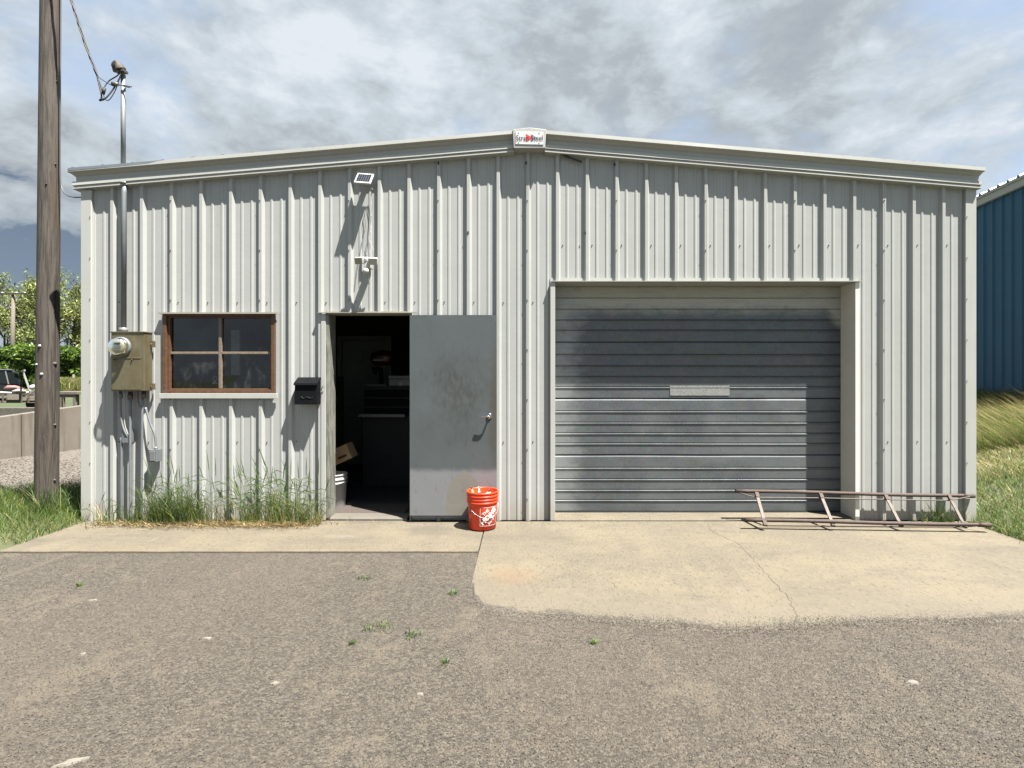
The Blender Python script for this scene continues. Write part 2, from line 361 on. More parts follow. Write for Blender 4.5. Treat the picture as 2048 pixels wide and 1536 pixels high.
# window glass: clear but dusty
gm = bpy.data.materials.new('dusty_glass'); gm.use_nodes = True; t = NT(gm.node_tree); t.n.clear()
co = t.node('ShaderNodeTexCoord').outputs['Object']
gl = t.node('ShaderNodeBsdfGlossy', Color=(1, 1, 1, 1), Roughness=.03); tr = t.node('ShaderNodeBsdfTransparent', Color=(.62, .68, .66, 1))
df = t.node('ShaderNodeBsdfDiffuse', Color=(.30, .32, .29, 1))
fr = t.node('ShaderNodeFresnel', IOR=1.5)
g0 = t.node('ShaderNodeMixShader', i0=t.math('MULTIPLY', fr.outputs[0], 1.3), i1=tr.outputs[0], i2=gl.outputs[0])
z_ = t.node('ShaderNodeSeparateXYZ', i0=co).outputs[2]
dn = t.noise(t.scl(co, (1, 1, .6)), 7, 6, .6); dl = t.math('SUBTRACT', 1.0, t.sstep(z_, 1.60, 1.85))
dust = t.math('MULTIPLY', t.sstep(dn, .46, .72), t.math('ADD', .03, t.math('MULTIPLY', dl, .07)))
g1 = t.node('ShaderNodeMixShader', i0=dust, i1=g0.outputs[0], i2=df.outputs[0])
t.node('ShaderNodeOutputMaterial', Surface=g1.outputs[0]); M['glass'] = gm
cg = bpy.data.materials.new('clear_dome'); cg.use_nodes = True; t = NT(cg.node_tree); t.n.clear()
gl = t.node('ShaderNodeBsdfGlossy', Color=(1, 1, 1, 1), Roughness=.05); tr = t.node('ShaderNodeBsdfTransparent', Color=(.88, .9, .86, 1))
g0 = t.node('ShaderNodeMixShader', i0=t.math('MULTIPLY', t.node('ShaderNodeFresnel', IOR=1.5).outputs[0], 1.4), i1=tr.outputs[0], i2=gl.outputs[0])
t.node('ShaderNodeOutputMaterial', Surface=g0.outputs[0]); M['dome'] = cg

# ------------------------------------------------------------------ geometry helpers
def pt(px, py, D): return Vector(((px-CX)*D/F, D, CAMH+(CY-py)*D/F))
def gx(px, D=D0): return (px-CX)*D/F
def gz(py, D=D0): return CAMH+(CY-py)*D/F
def gnd(px, py, z=0.0):
    D = (CAMH-z)*F/(py-CY); return Vector(((px-CX)*D/F, D, z))

def tag(o, label=None, cat=None, group=None, kind=None):
    if label: o['label'] = label
    if cat: o['category'] = cat
    if group: o['group'] = group
    if kind: o['kind'] = kind
    return o
def empty(name, loc, label, cat, group=None):
    o = bpy.data.objects.new(name, None); COL.objects.link(o); o.location = loc; o.empty_display_size = .1
    return tag(o, label, cat, group)

class MB:
    def __init__(s): s.v = []; s.f = []; s.m = []; s.sm = []
    def add(s, vs_, fs, mi=0, smooth=False):
        b = len(s.v); s.v += [tuple(v) for v in vs_]
        for f in fs: s.f.append(tuple(b+i for i in f)); s.m.append(mi); s.sm.append(smooth)
        return s
    def box(s, x0, x1, y0, y1, z0, z1, mi=0):
        return s.add([(x0, y0, z0), (x1, y0, z0), (x1, y1, z0), (x0, y1, z0), (x0, y0, z1), (x1, y0, z1), (x1, y1, z1), (x0, y1, z1)],
              [(0, 3, 2, 1), (4, 5, 6, 7), (0, 1, 5, 4), (1, 2, 6, 5), (2, 3, 7, 6), (3, 0, 4, 7)], mi)
    def obox(s, c, ax, ay, az, hx, hy, hz, mi=0):
        c = Vector(c); vs_ = []
        for k in (-1, 1):
            for (i, j) in ((-1, -1), (1, -1), (1, 1), (-1, 1)): vs_.append(c+ax*hx*i+ay*hy*j+az*hz*k)
        return s.add(vs_, [(0, 3, 2, 1), (4, 5, 6, 7), (0, 1, 5, 4), (1, 2, 6, 5), (2, 3, 7, 6), (3, 0, 4, 7)], mi)
    def bar(s, a, b, w_, h_, up=(0, 0, 1), mi=0):
        a = Vector(a); b = Vector(b); d_ = (b-a).normalized(); u = Vector(up)
        if abs(d_.dot(u)) > .98: u = Vector((0, 1, 0))
        sd = d_.cross(u).normalized(); u = sd.cross(d_)
        return s.obox((a+b)/2, d_, sd, u, (b-a).length/2, w_/2, h_/2, mi)
    def tube(s, pts, r, n=10, mi=0, cap=True):
        pts = [Vector(p) for p in pts]; rs = r if isinstance(r, (list, tuple)) else [r]*len(pts)
        vs_ = []; prev = None
        for i, p in enumerate(pts):
            d_ = (pts[min(i+1, len(pts)-1)]-pts[max(i-1, 0)]).normalized()
            if prev is None:
                u = Vector((0, 0, 1)) if abs(d_.z) < .9 else Vector((1, 0, 0)); u = (u-d_*u.dot(d_)).normalized()
            else: u = (prev-d_*prev.dot(d_)).normalized()
            prev = u; v = d_.cross(u)
            for k in range(n):
                a = 2*math.pi*k/n; vs_.append(p+(u*math.cos(a)+v*math.sin(a))*rs[i])
        fs = []
        for i in range(len(pts)-1):
            for k in range(n):
                fs.append((i*n+k, i*n+(k+1) % n, (i+1)*n+(k+1) % n, (i+1)*n+k))
        s.add(vs_, fs, mi, True)
        if cap:
            b = len(s.v)-len(vs_); L = (len(pts)-1)*n
            s.f.append(tuple(b+k for k in reversed(range(n)))); s.m.append(mi); s.sm.append(False)
            s.f.append(tuple(b+L+k for k in range(n))); s.m.append(mi); s.sm.append(False)
        return s
    def lathe(s, prof, c=(0, 0, 0), n=28, mi=0, axis=None):
        c = Vector(c); ax = Vector(axis).normalized() if axis is not None else Vector((0, 0, 1))
        u = Vector((1, 0, 0)) if abs(ax.x) < .9 else Vector((0, 1, 0)); u = (u-ax*u.dot(ax)).normalized(); v = ax.cross(u)
        vs_ = []
        for (r, h) in prof:
            for k in range(n):
                a = 2*math.pi*k/n; vs_.append(c+ax*h+(u*math.cos(a)+v*math.sin(a))*r)
        fs = [(i*n+k, i*n+(k+1) % n, (i+1)*n+(k+1) % n, (i+1)*n+k) for i in range(len(prof)-1) for k in range(n)]
        return s.add(vs_, fs, mi, True)
    def prism(s, poly, off, mi=0):       # poly: list of Vectors, extruded by off
        n = len(poly); off = Vector(off); poly = [Vector(p) for p in poly]
        return s.add(poly+[p+off for p in poly], [tuple(range(n)), tuple(range(2*n-1, n-1, -1))]+[(i, i+n, (i+1) % n+n, (i+1) % n) for i in range(n)], mi)
    def build(s, name, m, parent=None, bevel=0, label=None, smooth_angle=None):
        me = bpy.data.meshes.new(name); me.from_pydata(s.v, [], s.f)
        ms = m if isinstance(m, (list, tuple)) else [m]
        for k in ms: me.materials.append(k)
        me.polygons.foreach_set('material_index', s.m); me.polygons.foreach_set('use_smooth', s.sm)
        me.update()
        o = bpy.data.objects.new(name, me); COL.objects.link(o)
        if bevel:
            b = o.modifiers.new('bevel', 'BEVEL'); b.width = bevel; b.segments = 2; b.limit_method = 'ANGLE'
        if parent is not None:
            o.parent = parent
            # vertices are in world space; only a thing's Empty has an offset to undo
            if parent.type == 'EMPTY': o.matrix_parent_inverse = Matrix.Translation(-parent.location)
        if label: o['label'] = label
        return o
def quick(name, verts, faces_flat, nper, mats, midx=None, parent=None, smooth=False):
    """fast mesh from numpy: all faces have nper corners"""
    me = bpy.data.meshes.new(name); nf = len(faces_flat)//nper
    me.vertices.add(len(verts)); me.vertices.foreach_set('co', np.asarray(verts, dtype=np.float32).ravel())
    me.loops.add(nf*nper); me.loops.foreach_set('vertex_index', np.asarray(faces_flat, dtype=np.int32))
    me.polygons.add(nf); me.polygons.foreach_set('loop_start', np.arange(nf, dtype=np.int32)*nper)
    try: me.polygons.foreach_set('loop_total', np.full(nf, nper, dtype=np.int32))
    except Exception: pass
    for k in mats: me.materials.append(k)
    if midx is not None: me.polygons.foreach_set('material_index', np.asarray(midx, dtype=np.int32))
    me.polygons.foreach_set('use_smooth', np.full(nf, smooth, dtype=bool))
    me.update(calc_edges=True); me.validate()
    o = bpy.data.objects.new(name, me); COL.objects.link(o)
    if parent is not None:
        o.parent = parent; o.matrix_parent_inverse = Matrix.Translation(-parent.location)
    return o
def blades(base, height, width, lean, mats, midx, name, curve=1.0, parent=None):
    """base (n,3), height (n), width (n), lean (n,2) horizontal tip offset; 3 quads + folded"""
    n = len(base); ang = rng.uniform(0, 2*np.pi, n); side = np.stack([np.cos(ang), np.sin(ang)*.6, np.zeros(n)], 1)*width[:, None]*.5
    rows = []
    for k, tt in enumerate((0, .38, .72, 1.0)):
        wv_ = (1.0, .85, .55, .06)[k]
        c_ = base.copy(); c_[:, 0] += lean[:, 0]*tt**(1.7*curve); c_[:, 1] += lean[:, 1]*tt**(1.7*curve); c_[:, 2] += height*(tt-.12*tt**3)
        rows.append(c_-side*wv_); rows.append(c_+side*wv_)
    V = np.stack(rows, 1).reshape(-1, 3)
    q = np.array([[0, 1, 3, 2], [2, 3, 5, 4], [4, 5, 7, 6]])
    Fc = (np.arange(n)[:, None, None]*8+q[None]).reshape(-1)
    return quick(name, V, Fc, 4, mats, np.repeat(midx, 3), parent)
def textmesh(body, size, offset=0.0, bold_space=1.0):
    cu = bpy.data.curves.new('lettering', 'FONT'); cu.body = body; cu.size = size; cu.offset = offset; cu.align_x = 'CENTER'; cu.align_y = 'CENTER'; cu.space_character = bold_space
    cu.resolution_u = 3; cu.fill_mode = 'FRONT'
    o = bpy.data.objects.new('lettering', cu); COL.objects.link(o)
    dg = bpy.context.evaluated_depsgraph_get(); ev = o.evaluated_get(dg); me = ev.to_mesh()
    vs_ = [v.co.copy() for v in me.vertices]; fs = [tuple(p.vertices) for p in me.polygons]
    ev.to_mesh_clear(); bpy.data.objects.remove(o); bpy.data.curves.remove(cu)
    return vs_, fs
def smoothpath(pts, n=8):
    pts = [Vector(p) for p in pts]; out = []
    P_ = [pts[0]]+pts+[pts[-1]]
    for i in range(1, len(P_)-2):
        for k in range(n):
            u = k/n; a, b, c_, d_ = P_[i-1], P_[i], P_[i+1], P_[i+2]
            out.append(.5*((2*b)+(c_-a)*u+(2*a-5*b+4*c_-d_)*u*u+(3*b-a-3*c_+d_)*u**3))
    out.append(pts[-1]); return out

# ------------------------------------------------------------------ ground
SLOPE = .134
def bank(x, y):
    """ground height of the grass bank on the right"""
    if x < 4.5: return 0.0
    f = min(1, max(0, (y-1.0)/3.5)); f = f*f*(3-2*f)
    return SLOPE*max(0, min(x, 13)-4.65)*f + .02*mnoise.noise(Vector((x*1.3, y*1.3, 0)))*min(1, (x-4.5)*2)
XL, XR, YB = -4.54, 4.62, 17.6          # white building footprint
mb = MB(); R_ = 1500
mb.add([(-R_, -R_, -.03), (R_, -R_, -.03), (R_, R_, -.03), (-R_, R_, -.03)], [(0, 1, 2, 3)])
tag(mb.build('ground', M['field']), kind='structure')
# gravel yard: fine grid with slight unevenness
nx, ny = 120, 110; xs = np.linspace(-16, 9, nx); ys = np.linspace(-10, 9.7, ny)
V = np.array([(x, y, -.003+.003*mnoise.noise(Vector((x*.9, y*.9, 3)))-(.018 if (-4.5 < x < 4.5 and y > 4.7) else 0)) for y in ys for x in xs])
Fi = [(j*nx+i, j*nx+i+1, (j+1)*nx+i+1, (j+1)*nx+i) for j in range(ny-1) for i in range(nx-1)]
tag(quick('gravel_yard', V, np.array(Fi).ravel(), 4, [M['gravel']], smooth=True), kind='structure')
# pale gravel strip beside the retaining wall
mb = MB(); mb.add([(-16, 6.75, .010), (-4.58, 6.75, .010), (-4.58, 17.5, .03), (-8.6, 14.5, .03), (-9.35, 9.7, .012), (-16, 9.7, .012)], [(0, 1, 2, 3, 4, 5)])
tag(mb.build('gravel_strip', M['gravel_pale']), kind='structure')
# grass verge at the left, and the grassy bank at the right
def sheet(name, m, x0, x1, y0, y1, fz, n1_=60, n2_=60):
    xs_ = np.linspace(x0, x1, n1_); ys_ = np.linspace(y0, y1, n2_)
    V_ = np.array([(x, y, fz(x, y)) for y in ys_ for x in xs_]); F_ = [(j*n1_+i, j*n1_+i+1, (j+1)*n1_+i+1, (j+1)*n1_+i) for j in range(n2_-1) for i in range(n1_-1)]
    return tag(quick(name, V_, np.array(F_).ravel(), 4, [m], smooth=True), kind='structure')
def verge_z(x, y):
    e = min(1, max(0, (y-4.72)/.3))*min(1, max(0, (6.95-y)/.35))*(.35+.65*min(1, max(0, (-4.5-x)/.25)))
    return -.004+.045*e+.02*e*mnoise.noise(Vector((x*3, y*3, 1)))
sheet('grass_verge', M['soil'], -12, -4.5, 4.7, 7.0, verge_z)
def bz(x, y): return bank(x, y)+.004 if x > 4.52 else -.01
sheet('grass_bank', M['soil'], 4.5, 40, -8, 60, lambda x, y: bz(x, y), 140, 120)

# ---- concrete: sidewalk and driveway
def slab(name, xl, xr, yfront, yback, zf, zb, ncol, nrow, wob):
    V_ = []; E_ = []; ext = .16 if wob else 0
    for i in range(ncol+1):
        u = i/ncol
        x0 = xl+(xr-xl)*u; ye = yfront(x0); yf = ye-ext
        for j in range(nrow+1):
            vv = j/nrow; y = yf+(yback-yf)*vv
            tt = (y-3.2)/(yback-3.2) if wob else vv
            z = zf+(zb-zf)*max(0, tt)
            if wob: z -= .012*min(1, max(0, (ye-.02-y)/.10))
            V_.append((x0, y, z+.0015*mnoise.noise(Vector((x0*2, y*2, 9))))); E_.append(y-ye if wob else 1.0)
    F_ = [(i*(nrow+1)+j, (i+1)*(nrow+1)+j, (i+1)*(nrow+1)+j+1, i*(nrow+1)+j+1) for i in range(ncol) for j in range(nrow)]
    m_ = MB(); m_.add(V_, F_, 0, False)
    # skirts
    def skirt(idx):
        top = [V_[k] for k in idx]; n = len(top)
        m_.add(top+[(a[0], a[1], -.06) for a in top], [(k, k+n, k+n+1, k+1) for k in range(n-1)])
    skirt([j for j in range(nrow, -1, -1)]); skirt([i*(nrow+1) for i in range(ncol+1)]); skirt([ncol*(nrow+1)+j for j in range(nrow+1)])
    o = m_.build(name, M['conc']); at_ = o.data.attributes.new('edge', 'FLOAT', 'POINT'); E_ += [1.0]*(len(o.data.vertices)-len(E_)); at_.data.foreach_set('value', E_)
    return tag(o, kind='structure')
slab('sidewalk', -4.50, -.402, lambda x: 4.64+.006*mnoise.noise(Vector((x*4, 0, 0))), 5.585, .012, .022, 60, 16, False)
edge_px = [(947, 1165), (950, 1190), (968, 1206), (1000, 1219), (1060, 1224), (1150, 1226), (1230, 1235), (1300, 1241), (1380, 1250), (1450, 1258), (1510, 1252), (1600, 1249), (1690, 1244), (1760, 1238), (1900, 1238), (2048, 1230), (2300, 1222), (2600, 1215)]
ew = [gnd(a, b) for a, b in edge_px]
def yfront(x):
    for a, b in zip(ew, ew[1:]):
        if a.x <= x <= b.x:
            u = (x-a.x)/max(1e-6, b.x-a.x); y = a.y+(b.y-a.y)*u; break
    else: y = ew[0].y if x < ew[0].x else ew[-1].y
    k = min(1, (x+.38)*4)
    return y+k*(.022*mnoise.noise(Vector((x*7, 0, 5)))+.012*mnoise.noise(Vector((x*31, 0, 5)))+.006*mnoise.noise(Vector((x*90, 0, 5))))
slab('driveway', -.390, 4.50, yfront, 5.55, .0015, .024, 420, 40, True)
# crack in the driveway: narrow dirt-filled strip
def crackstrip(name, pts, wd, parent=None):
    pp = []
    for a, b in zip(pts, pts[1:]):
        for k in range(14):
            q = a.lerp(b, k/14); pp.append(q+Vector((.020*mnoise.noise(q*17)+.008*mnoise.noise(q*70), .02*mnoise.noise(q*19+Vector((5, 0, 0))), 0)))
    pp.append(pts[-1]); m_ = MB(); V_ = []
    for i, q in enumerate(pp):
        d_ = (pp[min(i+1, len(pp)-1)]-pp[max(0, i-1)]).normalized(); sd = Vector((d_.y, -d_.x, 0))*wd*(.45+.7*abs(mnoise.noise(q*23)))
        tt = max(0, (q.y-3.2)/2.35); z = .0015+.0225*tt+.0015*mnoise.noise(Vector((q.x*2, q.y*2, 9)))+.0012
        V_ += [(q.x-sd.x, q.y-sd.y, z), (q.x+sd.x, q.y+sd.y, z)]
    m_.add(V_, [(2*i, 2*i+1, 2*i+3, 2*i+2) for i in range(len(pp)-1)])
    return m_.build(name, M['crack'], parent)
drv = bpy.data.objects['driveway']; swk = bpy.data.objects['sidewalk']
M['scrape'] = mat('pale_scrape', (.24, .21, .155), .9, 0, .2, 30)
def scrape(a, b, wd_, par):
    a = gnd(*a); b = gnd(*b); m_ = MB(); V_ = []; n = 16; dd = (b-a).normalized(); pr = Vector((dd.y, -dd.x, 0))
    for i in range(n+1):
        q = a.lerp(b, i/n)+pr*.006*mnoise.noise(Vector((i*.35, a.x, 0))); ww = wd_*(.25+.75*math.sin(math.pi*min(.97, max(.03, i/n))))*(.7+.5*mnoise.noise(Vector((i*.9, b.x, 3))))
        z = (.0015+.0225*max(0, (q.y-3.2)/2.35) if par is drv else .012+.010*max(0, (q.y-4.64)/.94))+.0015*mnoise.noise(Vector((q.x*2, q.y*2, 9)))+.0012
        V_ += [(q.x-pr.x*ww, q.y-pr.y*ww, z), (q.x+pr.x*ww, q.y+pr.y*ww, z)]
    m_.add(V_, [(2*i, 2*i+1, 2*i+3, 2*i+2) for i in range(n)]); m_.build('scrape_mark', M['scrape'], par)
for q in (((1410, 1111), (1456, 1143), .004), ((1510, 1103), (1526, 1121), .004), ((1373, 1117), (1400, 1148), .002), ((1722, 1064), (1792, 1083), .010), ((1790, 1084), (1860, 1113), .006)): scrape(*q, drv)
for q in (((140, 1074), (300, 1071), .008), ((165, 1066), (330, 1064), .006), ((283, 1094), (325, 1075), .008), ((352, 1096), (396, 1070), .006), ((490, 1080), (520, 1062), .005)): scrape(*q, swk)
crackstrip('crack', [gnd(a, b) for a, b in ((1408, 1043), (1425, 1068), (1475, 1090), (1510, 1125), (1530, 1148), (1545, 1165), (1575, 1195), (1590, 1225), (1592, 1243))], .0024, drv)

# ------------------------------------------------------------------ the white steel building
PK = .045; TOPZ = 4.003
def roofz(x): return TOPZ-abs(x-PK)/12.0
bld = empty('metal_building', (0, D0, 0), 'white ribbed steel workshop with low gable roof, open side door and grey garage door', 'building')
DX0, DX1, DZ1 = gx(655), gx(821), gz(629)
WX0, WX1, WZ0, WZ1 = gx(328), gx(552), gz(787), gz(626)
GX0, GX1, GZ1 = gx(1109), gx(1706), gz(566)
openings = [(DX0, DX1, 0, DZ1), (WX0, WX1, WZ0, WZ1), (GX0, GX1, 0, GZ1)]
BASE = .024; RS = .3048; R0 = gx(760)
def prof_pts(xa, xb):
    out = [(xa, None), (xb, None)]
    k0 = int((xa-R0)/RS)-2; k1 = int((xb-R0)/RS)+2
    for k in range(k0, k1+1):
        c_ = R0+k*RS
        for dx, p in ((-.034, 0), (-.016, .032), (-.013, .033), (.013, .033), (.016, .032), (.034, 0)): out.append((c_+dx, p))
        for mc in (RS/3, 2*RS/3):
            for dx, p in ((-.017, 0), (-.008, .0055), (.008, .0055), (.017, 0)): out.append((c_+mc+dx, p))
    return sorted([q for q in out if xa-1e-9 <= q[0] <= xb+1e-9], key=lambda q: q[0])
allp = [(x, p) for x, p in prof_pts(-9, 9) if p is not None]
axs = [a for a, _ in allp]; aps = [b for _, b in allp]
def pval(x): return float(np.interp(x, axs, aps))
seams = [R0+k*RS for k in range(-13, 22, 3)]
seams = [-4.52]+[s_ for s_ in seams if -4.45 < s_ < 4.55]+[4.60]
def wall_front(y0=D0):
    for si in range(len(seams)-1):
        xa, xb = seams[si], seams[si+1]; m_ = MB()
        xs_ = sorted(set([round(q[0], 5) for q in prof_pts(xa, xb)]+[round(v, 5) for o_ in openings for v in o_[:2] if xa < v < xb]))
        for a, b in zip(xs_, xs_[1:]):
            if b-a < 1e-5: continue
            mid = (a+b)/2; zs = [(BASE, None)]
            segs = [(BASE, 'top')]
            for o_ in openings:
                if o_[0] < mid < o_[1]:
                    segs = ([] if o_[2] <= BASE else [(BASE, o_[2])])+[(o_[3], 'top')]
            pa, pb = pval(a), pval(b)
            off = .0012*(si % 2)
            for z0, z1 in segs:
                ta = roofz(a)-.05 if z1 == 'top' else z1; tb = roofz(b)-.05 if z1 == 'top' else z1
                m_.add([(a, y0-pa-off, z0), (b, y0-pb-off, z0), (b, y0-pb-off, tb), (a, y0-pa-off, ta)], [(0, 1, 2, 3)])
        bm = bmesh.new(); me0 = bpy.data.meshes.new('t'); me0.from_pydata(m_.v, [], m_.f); bm.from_mesh(me0); bmesh.ops.remove_doubles(bm, verts=bm.verts, dist=.0002)
        bpy.data.meshes.remove(me0); left = set(bm.verts); isl = []
        while left:
            st_ = [left.pop()]; comp = set(st_)
            while st_:
                v = st_.pop()
                for e_ in v.link_edges:
                    q = e_.other_vert(v)
                    if q in left: left.discard(q); comp.add(q); st_.append(q)
            isl.append(comp)
        for comp in isl:
            cl = list(comp); ix = {v: i for i, v in enumerate(cl)}; me = bpy.data.meshes.new('wall_panel')
            me.from_pydata([tuple(v.co) for v in cl], [], [tuple(ix[v] for v in f.verts) for f in bm.faces if f.verts[0] in comp]); me.materials.append(M['wall'])
            o = bpy.data.objects.new('wall_panel', me); COL.objects.link(o); o.parent = bld; o.matrix_parent_inverse = Matrix.Translation(-bld.location)
        bm.free()
wall_front()
# side and back walls, liners, floor, roof
def ribwall(m_, p0, p1, z0, z1f, out, pitch=RS, h=.032):
    p0 = Vector(p0); p1 = Vector(p1); L = (p1-p0).length; d_ = (p1-p0)/L; out = Vector(out); n = int(L/pitch)
    s_ = []; 
    for k in range(n+1):
        c_ = k*pitch
        s_ += [(c_+dx, p) for dx, p in ((0, 0), (.1-.034, 0), (.1-.014, h), (.1+.014, h), (.1+.034, 0)) if c_+dx < L]
    s_.append((L, 0)); V_ = []
    for t_, p in s_:
        q = p0+d_*t_+out*p; V_ += [(q.x, q.y, z0), (q.x, q.y, z1f(q.x, q.y))]
    m_.add(V_, [(2*i, 2*i+2, 2*i+3, 2*i+1) for i in range(len(s_)-1)])
m_ = MB(); ribwall(m_, (XL, YB, 0), (XL, D0, 0), BASE, lambda x, y: roofz(XL)-.1, (-1, 0, 0)); m_.build('side_wall', M['wall'], bld)
m_ = MB(); ribwall(m_, (XR, D0, 0), (XR, YB, 0), BASE, lambda x, y: roofz(XR)-.1, (1, 0, 0)); m_.build('side_wall', M['wall'], bld)
m_ = MB(); m_.box(XL+.02, XR-.02, YB-.05, YB, 0, 3.6); m_.add([(XL, YB+.01, 0), (XR, YB+.01, 0), (XR, YB+.01, roofz(XR)), (PK, YB+.01, TOPZ), (XL, YB+.01, roofz(XL))], [(0, 4, 3, 2, 1)]); m_.build('back_wall', M['wall'], bld)
m_ = MB()
FT = .045
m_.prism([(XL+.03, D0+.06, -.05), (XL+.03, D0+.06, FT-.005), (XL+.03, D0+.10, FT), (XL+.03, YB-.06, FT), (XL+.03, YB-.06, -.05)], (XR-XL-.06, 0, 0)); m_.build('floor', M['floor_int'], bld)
# concrete lip under the garage opening and the door sill
m_ = MB(); m_.prism([(GX0+.004, D0-.035, -.02), (GX0+.004, D0-.035, .030), (GX0+.004, D0+.055, FT+.002), (GX0+.004, D0+.32, FT+.004), (GX0+.004, D0+.32, -.02)], (GX1-GX0-.008, 0, 0)); th_ = m_.build('threshold', M['conc'], bld); at_ = th_.data.attributes.new('edge', 'FLOAT', 'POINT'); at_.data.foreach_set('value', [1.0]*len(th_.data.vertices))
m_ = MB(); m_.prism([(DX0+.03, D0-.03, -.02), (DX0+.03, D0-.03, .045), (DX0+.03, D0+.02, .056), (DX0+.03, D0+.16, .056), (DX0+.03, D0+.16, -.02)], (DX1-DX0-.06, 0, 0)); m_.build('threshold', mat('worn_sill', (.17, .155, .13), .6), bld, .003)
# dark liner walls
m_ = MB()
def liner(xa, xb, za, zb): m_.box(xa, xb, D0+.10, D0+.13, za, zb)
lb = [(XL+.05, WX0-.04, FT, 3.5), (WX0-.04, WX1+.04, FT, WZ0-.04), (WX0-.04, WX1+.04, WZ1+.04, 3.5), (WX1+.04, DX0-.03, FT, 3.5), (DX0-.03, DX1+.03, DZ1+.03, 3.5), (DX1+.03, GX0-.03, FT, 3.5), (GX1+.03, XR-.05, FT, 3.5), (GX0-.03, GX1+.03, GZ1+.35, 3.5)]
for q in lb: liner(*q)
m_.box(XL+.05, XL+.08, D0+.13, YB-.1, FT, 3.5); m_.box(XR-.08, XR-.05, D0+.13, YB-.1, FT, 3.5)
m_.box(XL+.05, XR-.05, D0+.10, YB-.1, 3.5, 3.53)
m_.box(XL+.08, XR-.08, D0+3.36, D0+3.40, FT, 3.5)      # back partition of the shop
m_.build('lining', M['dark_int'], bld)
# roof
m_ = MB()
for (xa, xb) in ((XL-.09, PK), (PK, XR+.03)):
    za, zb = roofz(xa)-.004, roofz(xb)-.004
    m_.prism([(xa, D0-.105, za-.02), (xb, D0-.105, zb-.02), (xb, D0-.105, zb+.006), (xa, D0-.105, za+.006)], (0, YB-D0+.2, 0))
for k in range(0, 31):
    x = XL-.05+k*.3048
    if x > XR: break
    z = roofz(x); m_.prism([(x-.03, D0-.09, z), (x+.03, D0-.09, z), (x+.012, D0-.09, z+.016), (x-.012, D0-.09, z+.016)], (0, YB-D0, 0))
m_.build('roof', M['roof'], bld)
# rake trims: lofted stepped profile (protrusion, drop), mitred at the eaves
RP = [(0, 0), (.118, .002), (.120, -.034), (.088, -.048), (.058, -.075), (.056, -.118), (.084, -.128), (.087, -.166), (.070, -.170), (.070, -.186), (.082, -.189), (.082, -.200), (-.002, -.206)]
def rake(x0, x1, mitre0, mitre1, sc0, sc1):
    m_ = MB(); nn = 24; V_ = []
    for i in range(nn+1):
        u = i/nn
        for p, z in RP:
            sc_ = sc0+(sc1-sc0)*u; xx = x0+(x1-x0)*u
            if i == 0: xx = x0-mitre0*p
            if i == nn: xx = x1+mitre1*p
            wob = .0015*mnoise.noise(Vector((xx*1.5, z*20, 0)))
            V_.append((xx, D0-.0-p*sc_-wob, roofz(xx)+z))
    n = len(RP)
    m_.add(V_, [(i*n+k, i*n+k+1, (i+1)*n+k+1, (i+1)*n+k) for i in range(nn) for k in range(n-1)])
    m_.f.append(tuple(range(n))); m_.m.append(0); m_.sm.append(False)
    m_.f.append(tuple(nn*n+k for k in reversed(range(n)))); m_.m.append(0); m_.sm.append(False)
    return m_.build('rake_trim', M['trim'], bld)
rake(XL, PK-.157, .85, 0, .86, 1.0); rake(PK+.157, XR, 0, .30, 1.0, .94)
# eave trims running back
for (xe, sgn, k_) in ((XL, -1, .85), (XR, 1, .30)):
    m_ = MB(); V_ = []
    for yy in (0, 1):
        for p, z in RP:
            V_.append((xe+sgn*p*k_, (D0-p*.86+.001) if yy == 0 else YB+.1, roofz(xe+sgn*p*k_)+z-.0012))
    n = len(RP); m_.add(V_, [(k, k+n, k+n+1, k+1) for k in range(n-1)]); m_.build('eave_trim', M['trim'], bld)
# peak box
m_ = MB(); bx0, bx1 = PK-.158, PK+.158; yb_ = D0-.128
poly = [(bx0, yb_, TOPZ-.195), (bx1, yb_, TOPZ-.195), (bx1+.012, yb_, TOPZ-.008), (PK, yb_, TOPZ+.012), (bx0-.012, yb_, TOPZ-.008)]
m_.prism([Vector(q) for q in poly], (0, .13, 0)); m_.build('peak_box', M['trim'], bld, .004)
# corner trims
for (xa, xb) in ((XL-.008, XL+.098), (XR-.105, XR+.008)):
    m_ = MB(); zt = roofz(xa)-.2
    m_.prism([(xa, D0-.040, BASE-.004), (xb, D0-.040, BASE-.004), (xb, D0-.034, BASE-.004), (xb, D0+.0, BASE-.004), (xa+.004, D0+.0, BASE-.004), (xa, D0+.10, BASE-.004)] if 0 else
             [(xa, D0-.038, BASE-.004), (xb-.006, D0-.038, BASE-.004), (xb, D0-.032, BASE-.004), (xb, D0-.001, BASE-.004), (xa+.02, D0-.001, BASE-.004), (xa+.02, D0+.11, BASE-.004), (xa, D0+.11, BASE-.004)], (0, 0, zt-BASE))
    m_.build('corner_trim', M['trim'], bld)
